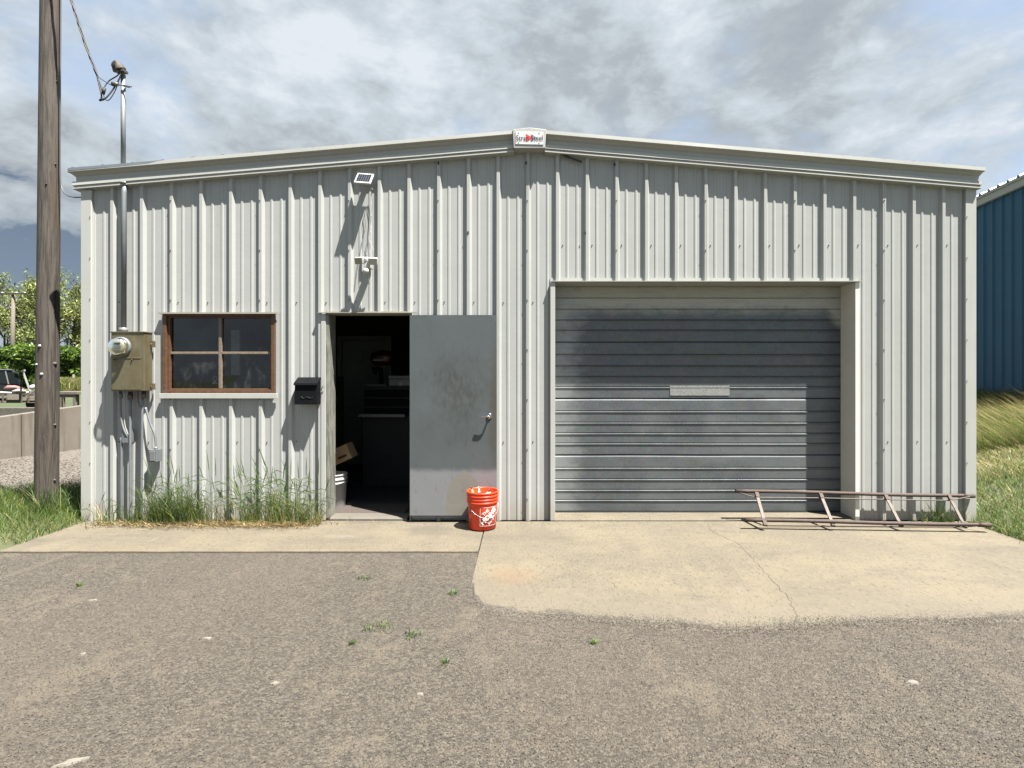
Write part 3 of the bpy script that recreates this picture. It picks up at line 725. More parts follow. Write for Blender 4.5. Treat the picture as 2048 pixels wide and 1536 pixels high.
# screws: small heads in rows and stitch screws on the seams
m_ = MB()
def screw(x, y, z, r=.0065): m_.lathe([(0, .009), (r*.8, .008), (r, 0.0)], (x, y, z), 6, 0, (0, -1, 0))
for k in range(-13, 16+8):
    xr = R0+k*RS
    for zrow in (gz(604), gz(883), gz(490)):
        x = xr+.055
        if not (XL+.1 < x < XR-.1): continue
        if zrow > 2.6 and x < .3: continue
        if 2.2 < zrow < 2.4 and x > .35: continue
        if any(o_[0]-.01 < x < o_[1]+.01 and o_[2] < zrow < o_[3] for o_ in openings): continue
        screw(x, D0-.001, zrow+random.uniform(-.004, .004))
for s_ in seams[1:-1]:
    z = .25
    while z < roofz(s_)-.3:
        if not any(o_[0]-.01 < s_ < o_[1]+.01 and o_[2] < z < o_[3] for o_ in openings): screw(s_-.004, D0-.034, z)
        z += .51
for k in range(0, 34):
    z = .2+k*.105
    if k % 4 == 0: screw(XL+.085, D0-.038, z, .005); screw(XR-.092, D0-.038, z, .005)
for k in range(-2, 22):
    xr = R0+k*RS
    for dx in (.06, -.06):
        if GX0-.05 < xr+dx < GX1+.05: screw(xr+dx, D0-.002, GZ1+.022, .006)
        if DX0-.1 < xr+dx < DX1+.02: screw(xr+dx, D0-.002, DZ1+.03, .006)
tag(m_.build('screws', M['screw'], bld), kind='stuff')
# dark peeled tape scraps on the ribs near the peak
m_ = MB()
for (a, b, D) in ((877, 326, D0-.034), (1052, 326, D0-.034), (1229, 329, D0-.034), (936, 466, D0-.034), (1170, 466, D0-.034)):
    q = pt(a, b, D-.002); m_.add([q+Vector((-.008, 0, .016)), q+Vector((.006, -.004, .02)), q+Vector((.010, -.006, -.008)), q+Vector((0, 0, -.022)), q+Vector((-.012, -.003, -.006))], [(0, 1, 2, 3, 4)])
tag(m_.build('tape_scrap', M['cable'], bld), kind='stuff')
# loose dark strip hanging below the rake right of the peak
m_ = MB(); m_.bar(pt(1121, 308, D0-.045), pt(1164, 324, D0-.045), .012, .018); m_.build('loose_strip', M['cable'], bld)

# ---- garage opening trim
m_ = MB(); m_.box(GX0-.045, GX0+.004, D0-.048, D0+.22, .03, GZ1+.004); m_.build('garage_jamb', M['trim'], bld, .003)
m_ = MB(); m_.box(GX1-.001, GX1+.042, D0-.042, D0+.22, .03, GZ1+.004); m_.build('garage_jamb', M['jambcream'], bld, .003)
m_ = MB(); m_.box(GX0-.045, GX1+.045, D0-.010, D0+.24, GZ1+.004, GZ1+.050); m_.box(gx(1102), gx(1718), D0-.062, D0-.010, GZ1+.006, GZ1+.013); m_.build('garage_header', M['trim'], bld)
# garage door: four ribbed sections
gd = MB(); GY = D0+.235
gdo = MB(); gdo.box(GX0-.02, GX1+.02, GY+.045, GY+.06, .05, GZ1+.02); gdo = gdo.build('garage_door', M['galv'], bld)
gz0, gz1 = .056, GZ1+.01; SH = (gz1-gz0)/4
for s_ in range(4):
    zb = gz0+s_*SH; m_ = MB(); prof = []
    bands = [0, .205, .385, .575, .775, 1.0]
    prof.append((0, zb+.002)); prof.append((.006, zb+.004))
    for b0, b1 in zip(bands, bands[1:]):
        za, zc = zb+b0*SH, zb+b1*SH
        prof += [(.012, za+.010), (.012, zc-.020)]
        if b1 < .99: prof += [(.019, zc-.012), (.019, zc-.006), (.004, zc+.001), (.004, zc+.005)]
    prof += [(.006, zb+SH-.006), (0, zb+SH-.003)]
    V_ = []; nseg = 22
    for i in range(nseg+1):
        x = GX0-.01+(GX1-GX0+.02)*i/nseg
        for p, z in prof: V_.append((x, GY-p-.003*mnoise.noise(Vector((x*1.3, z*3, s_))), z+.002*mnoise.noise(Vector((x*.9, 0, z*2)))))
    n = len(prof); m_.add(V_, [(i*n+k, (i+1)*n+k, (i+1)*n+k+1, i*n+k+1) for i in range(nseg) for k in range(n-1)])
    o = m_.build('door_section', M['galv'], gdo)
m_ = MB(); m_.add([(gx(1340, 5.82), GY-.0175, gz(791, 5.82)), (gx(1459, 5.82), GY-.0175, gz(791, 5.82)), (gx(1459, 5.82), GY-.0175, gz(771, 5.82)), (gx(1340, 5.82), GY-.0175, gz(771, 5.82))], [(0, 1, 2, 3)]); m_.build('sticker_patch', M['galvpatch'], gdo)
m_ = MB(); m_.box(GX0, GX1, GY-.022, GY+.03, .048, .062); m_.build('bottom_seal', M['rubber'], gdo)

# ---- entry door: frame, header, leaf folded back against the wall
m_ = MB(); m_.box(DX0-.052, DX0-.006, D0-.040, D0-.002, .03, DZ1+.004); m_.build('door_trim', M['trim'], bld, .003)
m_ = MB(); m_.box(DX0-.006, DX0+.028, D0-.030, D0+.16, .05, DZ1+.002); m_.build('door_jamb', M['jamb'], bld, .003)
m_ = MB(); m_.box(DX1-.004, DX1+.02, D0-.028, D0+.16, .05, DZ1+.002); m_.build('door_jamb', M['jamb'], bld, .003)
m_ = MB(); m_.box(DX0-.006, DX1+.02, D0-.028, D0+.16, DZ1+.003, DZ1+.03); m_.box(gx(640), gx(836), D0-.062, D0-.028, DZ1+.010, DZ1+.017); m_.build('door_header', M['trim2'], bld)
DL = 5.508
lx0, lx1, lz0, lz1 = gx(820, DL), gx(993, DL), gz(1031, DL), gz(630, DL)
leaf = MB()
# gently dented skin
nx_, nz_ = 30, 60; V_ = []
for j in range(nz_+1):
    for i in range(nx_+1):
        x = lx0+(lx1-lx0)*i/nx_; z = lz0+(lz1-lz0)*j/nz_; e = min(1, min(i, nx_-i)/2)*min(1, min(j, nz_-j)/2)
        dnt = .0035*mnoise.noise(Vector((x*3, 0, z*2.4)))
        for (cx_, cz_, r_, a_) in ((-.98, .64, .045, .010), (-.80, .62, .04, .010), (-.42, .60, .06, .006), (-.70, .30, .09, .004)):
            dnt -= a_*math.exp(-((x-cx_)**2+(z-cz_)**2)/r_**2)
        V_.append((x, DL-dnt*e, z))
leaf.add(V_, [(j*(nx_+1)+i, j*(nx_+1)+i+1, (j+1)*(nx_+1)+i+1, (j+1)*(nx_+1)+i) for j in range(nz_) for i in range(nx_)], 0, True)
leaf.box(lx0, lx1, DL+.0005, DL+.044, lz0, lz1)
leafo = leaf.build('door_leaf', M['leaf'], bld)
m_ = MB(); m_.box(lx0+.02, lx1-.02, DL+.012, DL+.034, lz0-.030, lz0-.001)
for k in range(5): m_.lathe([(0, .006), (.006, .005), (.006, 0)], (lx0+.1+k*.17, DL+.012, lz0-.016), 8, 0, (0, -1, 0))
m_.build('door_sweep', M['zinc'], leafo)
hx, hz_ = gx(979, DL), gz(832, DL)
m_ = MB(); m_.lathe([(0, .018), (.022, .016), (.030, .008), (.031, 0)], (hx, DL, hz_), 24, 0, (0, -1, 0))
m_.tube([(hx, DL-.01, hz_), (hx, DL-.055, hz_)], .009, 12)
m_.tube(smoothpath([(hx, DL-.055, hz_), (hx-.03, DL-.062, hz_-.001), (hx-.085, DL-.060, hz_-.003)], 5), .009, 12)
m_.build('lever_handle', M['chrome'], leafo)
for z in (lz0+.2, (lz0+lz1)/2, lz1-.2):
    m_ = MB(); m_.tube([(lx0-.006, DL+.03, z-.05), (lx0-.006, DL+.03, z+.05)], .007, 8); m_.build('hinge', M['zinc'], leafo)

# ---- window
win = MB(); wy = D0+.012; fo = .052
x0, x1, z0, z1 = WX0, WX1, WZ0, WZ1
for (a, b, c_, d_) in ((x0, x0+fo*.75, z0, z1), (x1-fo*.75, x1, z0, z1), (x0+fo*.75, x1-fo*.75, z0, z0+fo*.75), (x0+fo*.75, x1-fo*.75, z1-fo*.6, z1)): win.box(a, b, wy-.040, wy+.06, c_, d_)
wino = win.build('window', M['winwood'], bld, .004)
cxm = gx(439); czm = gz(706); s1 = fo*.75
fr_ = MB(); s2 = .020
for (a, b, c_, d_) in ((x0+s1, x0+s1+s2, z0+s1, z1-fo*.6), (x1-s1-s2, x1-s1, z0+s1, z1-fo*.6), (x0+s1+s2, x1-s1-s2, z0+s1, z0+s1+s2*.6), (x0+s1+s2, x1-s1-s2, z1-fo*.6-s2*.9, z1-fo*.6)): fr_.box(a, b, wy-.012, wy+.05, c_, d_)
fr_.build('sash', M['winwood'], wino, .003)
fr_ = MB(); fr_.box(cxm-.015, cxm+.015, wy-.006, wy+.045, z0+s1+s2*.6, z1-fo*.6-s2*.9); fr_.build('muntin', M['winpaint'], wino, .004)
for (a, b) in ((x0+s1+s2, cxm-.015), (cxm+.015, x1-s1-s2)):
    fr_ = MB(); fr_.box(a, b, wy-.004, wy+.043, czm-.013, czm+.013); fr_.build('muntin', M['winpaint'], wino, .004)
for (a, b) in ((x0+s1+s2-.004, cxm-.012), (cxm+.012, x1-s1-s2+.004)):
    for (c_, d_) in ((z0+s1+s2*.6-.004, czm-.010), (czm+.010, z1-fo*.6-s2*.9+.004)):
        fr_ = MB(); ti = random.uniform(-.004, .004); fr_.add([(a, wy+.018+ti, c_), (b, wy+.018-ti, c_), (b, wy+.020, d_), (a, wy+.020, d_)], [(0, 1, 2, 3)]); fr_.build('pane', M['glass'], wino)
fr_ = MB(); fr_.box(gx(318, 5.545), gx(554, 5.545), D0-.056, D0-.026, gz(797, 5.545), gz(787, 5.545)); fr_.build('sill', M['trim'], wino, .002)
fr_ = MB(); fr_.box(gx(316, 5.545), gx(554, 5.545), D0-.058, D0-.020, gz(627.5, 5.545), gz(624.5, 5.545)); fr_.build('drip_cap', M['trim2'], wino)
# pale upright strip and small hasp seen behind the dusty glass
b_ = MB(); b_.box(gx(462, 6.0), gx(479, 6.0), 6.0, 6.03, gz(750, 6.0), gz(660, 6.0)); o = b_.build('pale_strip', M['grimewhite']); tag(o, 'pale vertical strip behind the right hand window panes', 'board')
b_ = MB(); q = pt(430, 757, 5.68); r_ = .022
b_.tube([q+Vector((r_*math.cos(a), 0, r_*math.sin(a)*1.1)) for a in np.linspace(0, 2*math.pi, 17)], .005, 6); b_.obox(q+Vector((0, 0, -.045)), Vector((1, 0, 0)), Vector((0, 1, 0)), Vector((0, 0, 1)), .022, .012, .012)
tag(b_.build('window_latch', M['white_pl']), 'small white ring latch inside the lower left window pane', 'latch')

# ------------------------------------------------------------------ sign at the peak
sg = empty('sign', (PK, yb_-.004, TOPZ-.1), 'small white Stran Steel maker sign with red triangle on the roof peak', 'sign')
SY = yb_-.006; sx0, sx1, sz0, sz1 = gx(1031, SY), gx(1087, SY), gz(288, SY), gz(262.5, SY)
m_ = MB(); m_.prism([(sx0, SY, sz0), (sx1, SY, sz0-.006), (sx1, SY, sz1-.006), (sx0, SY, sz1)], (0, .004, 0)); m_.build('plate', M['sign'], sg)
cxs = (sx0+sx1)/2; czs = (sz0+sz1)/2-.003
m_ = MB(); h = .040; x_ = cxs-.035
m_.add([(x_+.046, SY-.0010, czs-h), (x_+.046+.068, SY-.0010, czs), (x_+.046, SY-.0010, czs+h)], [(0, 1, 2)]); m_.build('grey_triangle', M['signgrey'], sg)
m_ = MB(); m_.add([(x_, SY-.0022, czs-h), (x_+.070, SY-.0022, czs), (x_, SY-.0022, czs+h)], [(0, 1, 2)]); m_.build('red_triangle', M['signred'], sg)
vs_, fs = textmesh('Stran Steel', .058, .0004, 1.05)
wd = max(v.x for v in vs_)-min(v.x for v in vs_); k_ = (sx1-sx0)*.95/wd
m_ = MB(); m_.add([(cxs+v.x*k_, SY-.0036, czs-.004+v.y*k_*1.3) for v in vs_], fs); m_.build('lettering', M['signblack'], sg)
for (a, b) in ((sx0+.03, sz1-.018), (sx1-.045, sz1-.022), (sx0+.03, sz0+.012), (sx1-.045, sz0+.008)):
    m_ = MB(); m_.lathe([(0, .003), (.005, .002), (.005, 0)], (a, SY, b), 8, 0, (0, -1, 0)); m_.build('rivet', M['signblack'], sg)

# ------------------------------------------------------------------ electrical service
BY = D0-.155
ex0, ex1, ez0, ez1 = gx(222, BY), gx(288.5, BY), gz(782, BY), gz(663, BY)
em = empty('meter_box', ((ex0+ex1)/2, D0, ez0), 'tarnished brass coloured electric meter enclosure with round glass meter and conduits below', 'meter box')
m_ = MB(); m_.box(ex0, ex1, BY, D0-.035, ez0, ez1-.012); m_.build('enclosure', M['brass'], em, .005)
m_ = MB(); m_.box(ex0-.006, ex1+.006, BY-.008, D0-.034, ez1-.012, ez1); m_.build('lid', M['brass'], em, .002)
zm = gz(716, BY)
m_ = MB(); m_.box(ex0+.006, ex1-.028, BY-.010, BY-.0005, zm-.007, zm+.004); m_.build('hinge_strip', M['brass'], em, .002)
m_ = MB(); m_.box(ex0+.008, ex1-.03, BY-.006, BY-.0005, ez0+.012, zm-.009); m_.build('cover', M['brass'], em, .003)
for a in (.10, .62):
    m_ = MB(); m_.lathe([(0, .010), (.007, .009), (.008, 0)], (ex0+(ex1-ex0)*a+.01, BY-.010, zm-.018), 8, 0, (0, -1, 0)); m_.build('latch_bolt', M['rust'], em)
for zc in (gz(689), gz(773)):
    m_ = MB(); m_.box(ex1-.001, ex1+.030, D0-.070, D0-.064, zc-.032, zc+.032); m_.box(ex1+.024, ex1+.030, D0-.064, D0-.034, zc-.032, zc+.032); m_.lathe([(0, .008), (.006, .006), (.006, 0)], (ex1+.014, D0-.070, zc), 8, 0, (0, -1, 0)); m_.build('bracket', M['brass'], em)
mc = Vector((gx(243, BY), BY, gz(694, BY)))
m_ = MB(); m_.lathe([(.100, 0), (.100, .022), (.092, .028), (.090, .028)], mc, 36, 0, (0, -1, 0)); mring = m_.build('meter', M['zinc'], em)
m_ = MB(); m_.lathe([(0, .060), (.060, .060), (.066, .055), (.074, .028), (.088, .026)], mc, 32, 0, (0, -1, 0)); m_.build('meter_body', mat('meter_beige', (.40, .39, .29), .45, .1), mring)
m_ = MB(); m_.lathe([(0, .094), (.05, .093), (.070, .089), (.080, .078), (.084, .045), (.087, .027)], mc, 32, 0, (0, -1, 0)); m_.build('glass_dome', M['dome'], mring)
m_ = MB(); m_.box(mc.x-.032, mc.x+.03, BY-.0635, BY-.061, mc.z+.024, mc.z+.042); m_.build('display', M['black'], mring)
for dz, hw in ((.006, .040), (-.010, .034), (-.026, .026)):
    m_ = MB(); m_.box(mc.x-hw, mc.x+hw, BY-.0625, BY-.061, mc.z+dz-.0035, mc.z+dz+.0035); m_.build('dial_print', M['steelbox'], mring)
# conduits under the box
def conduit(name, pts, r, m=None, par=em): b_ = MB(); b_.tube(smoothpath(pts, 6) if len(pts) > 2 else pts, r, 14); return b_.build(name, m or M['zinc'], par)
CYd = D0-.075
def cp(px, py, D=CYd): return pt(px, py, D)
conduit('conduit', [cp(260.5, 800), cp(260.5, 900), Vector((gx(260.5, CYd), CYd, .02))], .0130)
conduit('conduit', [cp(285, 795), cp(284, 880), Vector((gx(282, CYd), CYd, .02))], .0115)
conduit('conduit', [cp(241, 780), cp(241, 815), cp(244, 845), cp(252, 868), cp(262, 880, D0-.05)], .0100)
conduit('conduit', [cp(243, 875, D0-.055), cp(243, 940, D0-.055), Vector((gx(243, D0-.055), D0-.055, .02))], .012)
m_ = MB(); m_.box(gx(254), gx(272), D0-.075, D0-.03, gz(884), gz(858)); m_.build('pull_box', M['zinc'], em, .003)
for (a, b, r_) in ((241, 789, .021), (260.5, 792, .026), (288, 790, .026)):
    q = cp(a, b); m_ = MB(); m_.tube([q+Vector((0, 0, .045)), q+Vector((0, 0, .012)), q+Vector((0, 0, .010)), q+Vector((0, 0, -.035))], [r_*.8, r_*.8, r_, r_*.9], 14); m_.build('fitting', M['screw'] if a != 241 else M['zinc'], em)
conduit('grounding_wire', [cp(249, 782), cp(249, 830), cp(250, 850), cp(256, 868), cp(262, 872)], .0035, M['whitecord'])
conduit('grounding_wire', [cp(276, 782), cp(276, 800), cp(280, 812), cp(286, 818)], .003, M['cable'])
# lower junction box with its curved conduit
jb = empty('junction_box', (gx(309), D0, gz(922)), 'small grey weatherproof outlet box at the end of a bent conduit above the weeds', 'junction box')
m_ = MB(); m_.box(gx(298, D0-.09), gx(314, D0-.09), D0-.095, D0-.02, gz(924, D0-.09), gz(899, D0-.09)); m_.build('box_body', M['zinc'], jb, .004)
m_ = MB(); m_.box(gx(299.5, D0-.1), gx(310, D0-.1), D0-.105, D0-.0955, gz(922, D0-.1), gz(902, D0-.1)); m_.build('cover', M['steelbox'], jb, .003)
conduit('conduit', [cp(291, 815), cp(300, 845), cp(309, 868), cp(311.5, 888), cp(311.5, 900)], .011, None, jb)
m_ = MB(); q = cp(311.5, 897); m_.tube([q+Vector((0, 0, -.012)), q+Vector((0, 0, .018))], .0165, 12); m_.build('fitting', M['zinc'], jb)

# mast with weatherhead
UY = D0+.045
ms = empty('service_mast', (gx(246, UY), UY, roofz(gx(246, UY))), 'grey steel service mast with hooded weatherhead rising above the left roof edge', 'mast')
ztop = gz(150, UY)
m_ = MB(); m_.tube([(gx(246.5, UY), UY, roofz(-4.1)-.02), (gx(246.5, UY), UY, ztop)], .022, 18); m_.build('mast_pipe', M['zinc'], ms)
LY = D0-.062
m_ = MB(); m_.tube([(gx(248, LY), LY+.02, gz(363, LY)), (gx(248, LY), LY, gz(385, LY)), (gx(247.5, LY), LY, gz(657, LY))], .024, 18); m_.build('lower_pipe', M['zinc'], ms)
m_ = MB(); q = Vector((gx(248, LY), LY+.01, gz(364, LY))); m_.tube([q, q-Vector((0, 0, .018))], .036, 18); m_.build('flange', M['zinc'], ms)
m_ = MB(); q = Vector((gx(247, LY), LY, ez1+.0)); m_.tube([q, q+Vector((0, 0, .045))], .038, 18); m_.build('hub', M['steelbox'], ms)
m_ = MB()
for s_ in (-1, 1): m_.box(gx(246, UY)+s_*.055-.022, gx(246, UY)+s_*.055+.022, UY-.03, UY+.03, roofz(-4.1)+.012, roofz(-4.1)+.026)
m_.tube([(gx(246.5, UY), UY, roofz(-4.1)+.005), (gx(246.5, UY), UY, roofz(-4.1)+.04)], .036, 16); m_.build('roof_flashing', M['whitegap'], ms)
# weatherhead: rounded hood leaning left, open underneath
whc = Vector((gx(244.5, UY), UY-.02, gz(141, UY)))
m_ = MB()
outl = []
for i in range(9):
    u = i/8; rr = .062*(1-.25*u); ctr = whc+Vector((-.012-.03*u, -.03*u, -.01+.085*u)); outl.append((ctr, rr*math.sqrt(max(0.04, 1-u**3))))
m_.tube([a for a, _ in outl], [b for _, b in outl], 16); m_.build('weatherhead', mat('old_aluminium', (.11, .095, .08), .75, .3, .2, 40), ms)
m_ = MB(); q = whc+Vector((-.026, -.066, .022)); m_.lathe([(0, .004), (.030, .003), (.036, 0)], q, 18, 0, (-.35, -1, .15)); m_.build('cable_opening', M['rubber'], ms)
m_ = MB(); m_.obox(whc+Vector((0, 0, -.02)), Vector((1, 0, 0)), Vector((0, 1, 0)), Vector((0, 0, 1)), .052, .036, .012); m_.build('clamp_collar', M['screw'], ms)
m_ = MB(); zc = gz(174, UY); xc_ = gx(246, UY)
m_.tube([(xc_-.075, UY-.05, zc+.004), (xc_-.012, UY-.045, zc+.004)], [.022, .016], 12); m_.build('insulator', M['screw'], ms)
m_ = MB(); m_.bar((xc_-.05, UY-.036, zc+.006), (xc_+.115, UY-.036, zc-.018), .008, .008); m_.bar((xc_-.05, UY+.036, zc+.02), (xc_+.065, UY+.036, zc+.022), .008, .008); m_.bar((xc_+.036, UY-.04, zc-.008), (xc_+.036, UY+.04, zc+.02), .008, .02); m_.build('clevis_bolts', M['screw'], ms)

# utility pole
PD = 5.90
pb = pt(93, 1010, PD); ptp = pt(101, 0, PD); zb_ = -.1; dirp = (ptp-pb)/(ptp.z-pb.z)
def pole_at(z): return pb+dirp*(z-pb.z)
up = empty('utility_pole', pole_at(0), 'tall weathered brown wooden utility pole standing in grass left of the building', 'utility pole')
m_ = MB(); zs = np.linspace(-.15, 8.6, 60); n = 40; V_ = []
for z in zs:
    c_ = pole_at(z); r = .106-.0028*z-.0
    for k in range(n):
        a = 2*math.pi*k/n; rr = r*(1+.012*mnoise.noise(Vector((math.cos(a)*2, math.sin(a)*2, z*.5)))); V_.append((c_.x+rr*math.cos(a), c_.y+rr*math.sin(a), z))
m_.add(V_, [(i*n+k, i*n+(k+1) % n, (i+1)*n+(k+1) % n, (i+1)*n+k) for i in range(len(zs)-1) for k in range(n)], 0, True)
m_.f.append(tuple((len(zs)-1)*n+k for k in range(n))); m_.m.append(0); m_.sm.append(False)
m_.build('pole_trunk', M['pole'], up)
def pole_surf(px, py, out=0.0):
    z = gz(py, PD-.10); c_ = pole_at(z); r = .106-.0028*z
    x = gx(px, PD-.10)-c_.x; x = max(-r*.98, min(r*.98, x)); y = -math.sqrt(r*r-x*x)
    nrm = Vector((x, y, 0)).normalized(); return c_+nrm*(r+out)+Vector((0, 0, 0)), nrm
# long drying checks
for (pts_, wd_) in (([(104, 545), (105, 600), (103, 660), (101, 720), (99, 770), (97, 820), (96, 880), (93, 940), (90, 985)], .0040), ([(91, 560), (92, 620), (93, 690)], .002), ([(86, 430), (87, 470), (86, 520)], .0016), ([(100, 330), (101, 400), (103, 450)], .0022), ([(84, 180), (85, 250), (84, 300)], .0016), ([(108, 60), (107, 130), (106, 200)], .002)):
    m_ = MB(); V_ = []
    P2 = smoothpath([Vector((a, b, 0)) for a, b in pts_], 8)
    for i, q in enumerate(P2):
        s0_, nn_ = pole_surf(q.x+.5*mnoise.noise(Vector((q.y*.12, 1, 1))), q.y, .0012); tg = Vector((-nn_.y, nn_.x, 0)); ww = wd_*(.25+.75*math.sin(math.pi*min(1, max(.02, i/(len(P2)-1)))))
        V_ += [s0_-tg*ww, s0_+tg*ww]
    m_.add(V_, [(2*i, 2*i+1, 2*i+3, 2*i+2) for i in range(len(P2)-1)]); m_.build('drying_check', M['crackwood'], up)
for (a, b, r_) in ((103, 155, .012), (99, 323, .010), (90, 367, .009), (103, 727, .020), (106, 851, .014), (104, 963, .013), (107, 578, .007)):
    s0_, nn_ = pole_surf(a, b, -.006); m_ = MB(); m_.lathe([(0, .024), (r_*.45, .021), (r_*.8, .012), (r_*1.3, .0)], s0_, 12, 0, nn_); m_.build('knot', M['knot'], up)
for (a, b, r_) in ((79.5, 692, .017), (73, 729, .013), (83, 748.5, .017)):
    s0_, nn_ = pole_surf(a, b, 0); m_ = MB(); m_.lathe([(0, .016), (r_*.5, .015), (r_*.55, .006), (r_, .004), (r_, 0)], s0_, 14, 0, nn_); m_.build('washer_bolt', mat('pale_zinc', (.5, .5, .49), .5, .3), up)
# wires
att = pole_at(6.55)+Vector((.05, -.14, 0))
w0 = pt(205, 168, D0-.03)
def sag(a, b, s_, n=14): return [a.lerp(b, i/n)+Vector((0, 0, -s_*4*(i/n)*(1-i/n))) for i in range(n+1)]
sd_ = empty('service_drop', w0, 'twisted black service cables running from the pole down to the mast weatherhead', 'cable')
trunk = sag(att, pt(190, 140, D0-.02), .10, 22)
for k, (ox, r_) in enumerate(((0, .0075), (1, .006), (2, .0045))):
    pts_ = []
    for i, q in enumerate(trunk):
        a = i*.9+k*2.1; pts_.append(q+Vector((math.cos(a), math.sin(a), 0))*.009)
    ends = [[pt(196, 160, D0-.02), pt(203, 190, D0-.03), pt(202, 200, D0-.03), pt(212, 196, D0-.03), pt(228, 176, D0), pt(241, 152, D0+.01), pt(243, 132, D0)],
            [pt(200, 165, D0-.02), pt(207, 188, D0-.03), pt(207, 178, D0-.03), pt(218, 162, D0), pt(236, 150, D0), pt(240, 135, D0)],
            [pt(198, 155, D0-.02), pt(215, 166, D0-.01), pt(226, 172, D0-.01)]][k]
    b_ = MB(); b_.tube(pts_+smoothpath(ends, 5), r_, 7); b_.build('strand', M['cable'], sd_)
b_ = MB(); b_.tube(smoothpath([pt(206, 185, D0-.03), pt(211, 199, D0-.03), pt(219, 199, D0-.02), pt(230, 182, D0), pt(238, 160, D0), pt(241, 148, D0)], 6), .005, 7); b_.build('drip_loop', M['cable'], sd_)
b_ = MB(); b_.tube([pt(209, 176, D0-.03), pt(206, 188, D0-.03)], .016, 10); b_.build('splice', M['rubber'], sd_)
for q in (pt(203, 199, D0-.03),): b_ = MB(); b_.tube([q+Vector((-.02, 0, -.01)), q+Vector((.035, 0, .012))], .011, 10); b_.build('splice', M['rubber'], sd_)
ph = MB(); a0 = pole_at(8.0)+Vector((.155, -.02, 0)); xr_ = pt(121, 100, PD).x
pp = [Vector((pole_at(8.0).x+.11, PD-.02, 8.0)), pt(121.5, 0, PD-.02), pt(120.5, 150, PD-.02), pt(120, 280, PD-.02), pt(120.5, 350, PD-.02), pt(124, 377, PD-.03), pt(134, 390, PD-.08), pt(150, 394.5, D0+.1), pt(171, 394, D0-.036)]
ph.tube(smoothpath(pp, 8), .0065, 8); tag(ph.build('telephone_cable', M['greycable']), 'thin grey cable running down the pole and curving to the building corner', 'cable')

# ------------------------------------------------------------------ fixtures on the wall
# mailbox
QY = D0-.135
mbx = empty('mailbox', (gx(611), D0, gz(810)), 'black metal mailbox mounted on the wall left of the open doorway', 'mailbox')
a0, a1, b0, b1 = gx(588.5, QY), gx(633.5, QY), gz(809, QY), gz(768, QY)
m_ = MB(); m_.prism([(a0, QY, b0), (a0, D0-.034, b0), (a0, D0-.034, b1+.055), (a0, QY+.01, b1)], (a1-a0, 0, 0)); m_.build('box_body', M['black'], mbx, .004)
m_ = MB(); m_.prism([(a0-.005, QY-.010, b1-.012), (a0-.005, QY-.004, b1+.010), (a0-.005, D0-.032, b1+.068), (a0-.005, D0-.032, b1+.058), (a0-.005, QY+.0, b1-.012)], (a1-a0+.010, 0, 0)); m_.build('lid', M['black'], mbx, .002)
m_ = MB(); xm = (a0+a1)/2; m_.tube(smoothpath([(xm-.06, QY-.002, b0+.055), (xm-.04, QY-.002, b0+.08), (xm-.02, QY-.002, b0+.06), (xm+.01, QY-.002, b0+.078), (xm+.05, QY-.002, b0+.065), (xm+.075, QY-.002, b0+.075)], 5), .002, 5); m_.build('scroll_emblem', mat('worn_black', (.03, .03, .035), .5), mbx)
# hasp on the door trim beside the mailbox
m_ = MB(); q = pt(645, 775, D0-.05); m_.tube(smoothpath([q+Vector((-.012, 0, -.03)), q+Vector((0, -.01, .0)), q+Vector((.012, -.012, .02)), q+Vector((.02, -.005, .005)), q+Vector((.004, -.012, -.008))], 5), .003, 6); tag(m_.build('door_hook', M['zinc']), 'small twisted wire hook on the doorway edge right of the mailbox', 'hook')
# solar panel
sp = empty('solar_panel', (gx(728), D0, gz(360)), 'small white framed solar panel tilted upward high above the doorway', 'solar panel')
sc_ = pt(728.2, 357.5, D0-.135); ax = Vector((1, 0, -.075)).normalized(); nrm = Vector((.10, -.80, .60)); nrm = (nrm-ax*nrm.dot(ax)).normalized(); ay = nrm.cross(ax)
if ay.z < 0: ay = -ay
hw, hh = .083, .082
m_ = MB(); m_.obox(sc_, ax, ay, nrm, hw, hh, .009); m_.build('frame', M['white_pl'], sp, .003)
m_ = MB(); m_.obox(sc_+nrm*.0095, ax, ay, nrm, hw*.80, hh*.74, .0012); cellp = m_.build('cell_sheet', M['cell'], sp)
m_ = MB()
for k in range(1, 6): c_ = sc_+nrm*.0112+ax*(hw*.8*(-1+2*k/6)); m_.obox(c_, ax, ay, nrm, .0009, hh*.74, .0004)
for k in range(1, 4): c_ = sc_+nrm*.0112+ay*(hh*.74*(-1+2*k/4)); m_.obox(c_, ax, ay, nrm, hw*.80, .0007, .0004)
m_.build('cell_grid', mat('cell_lines', (.25, .27, .32), .4), cellp)
m_ = MB(); m_.bar(sc_-nrm*.01, Vector((sc_.x, D0-.003, sc_.z+.02)), .05, .03); m_.box(sc_.x-.03, sc_.x+.03, D0-.012, D0-.001, sc_.z-.03, sc_.z+.05); m_.build('bracket', M['white_pl'], sp)
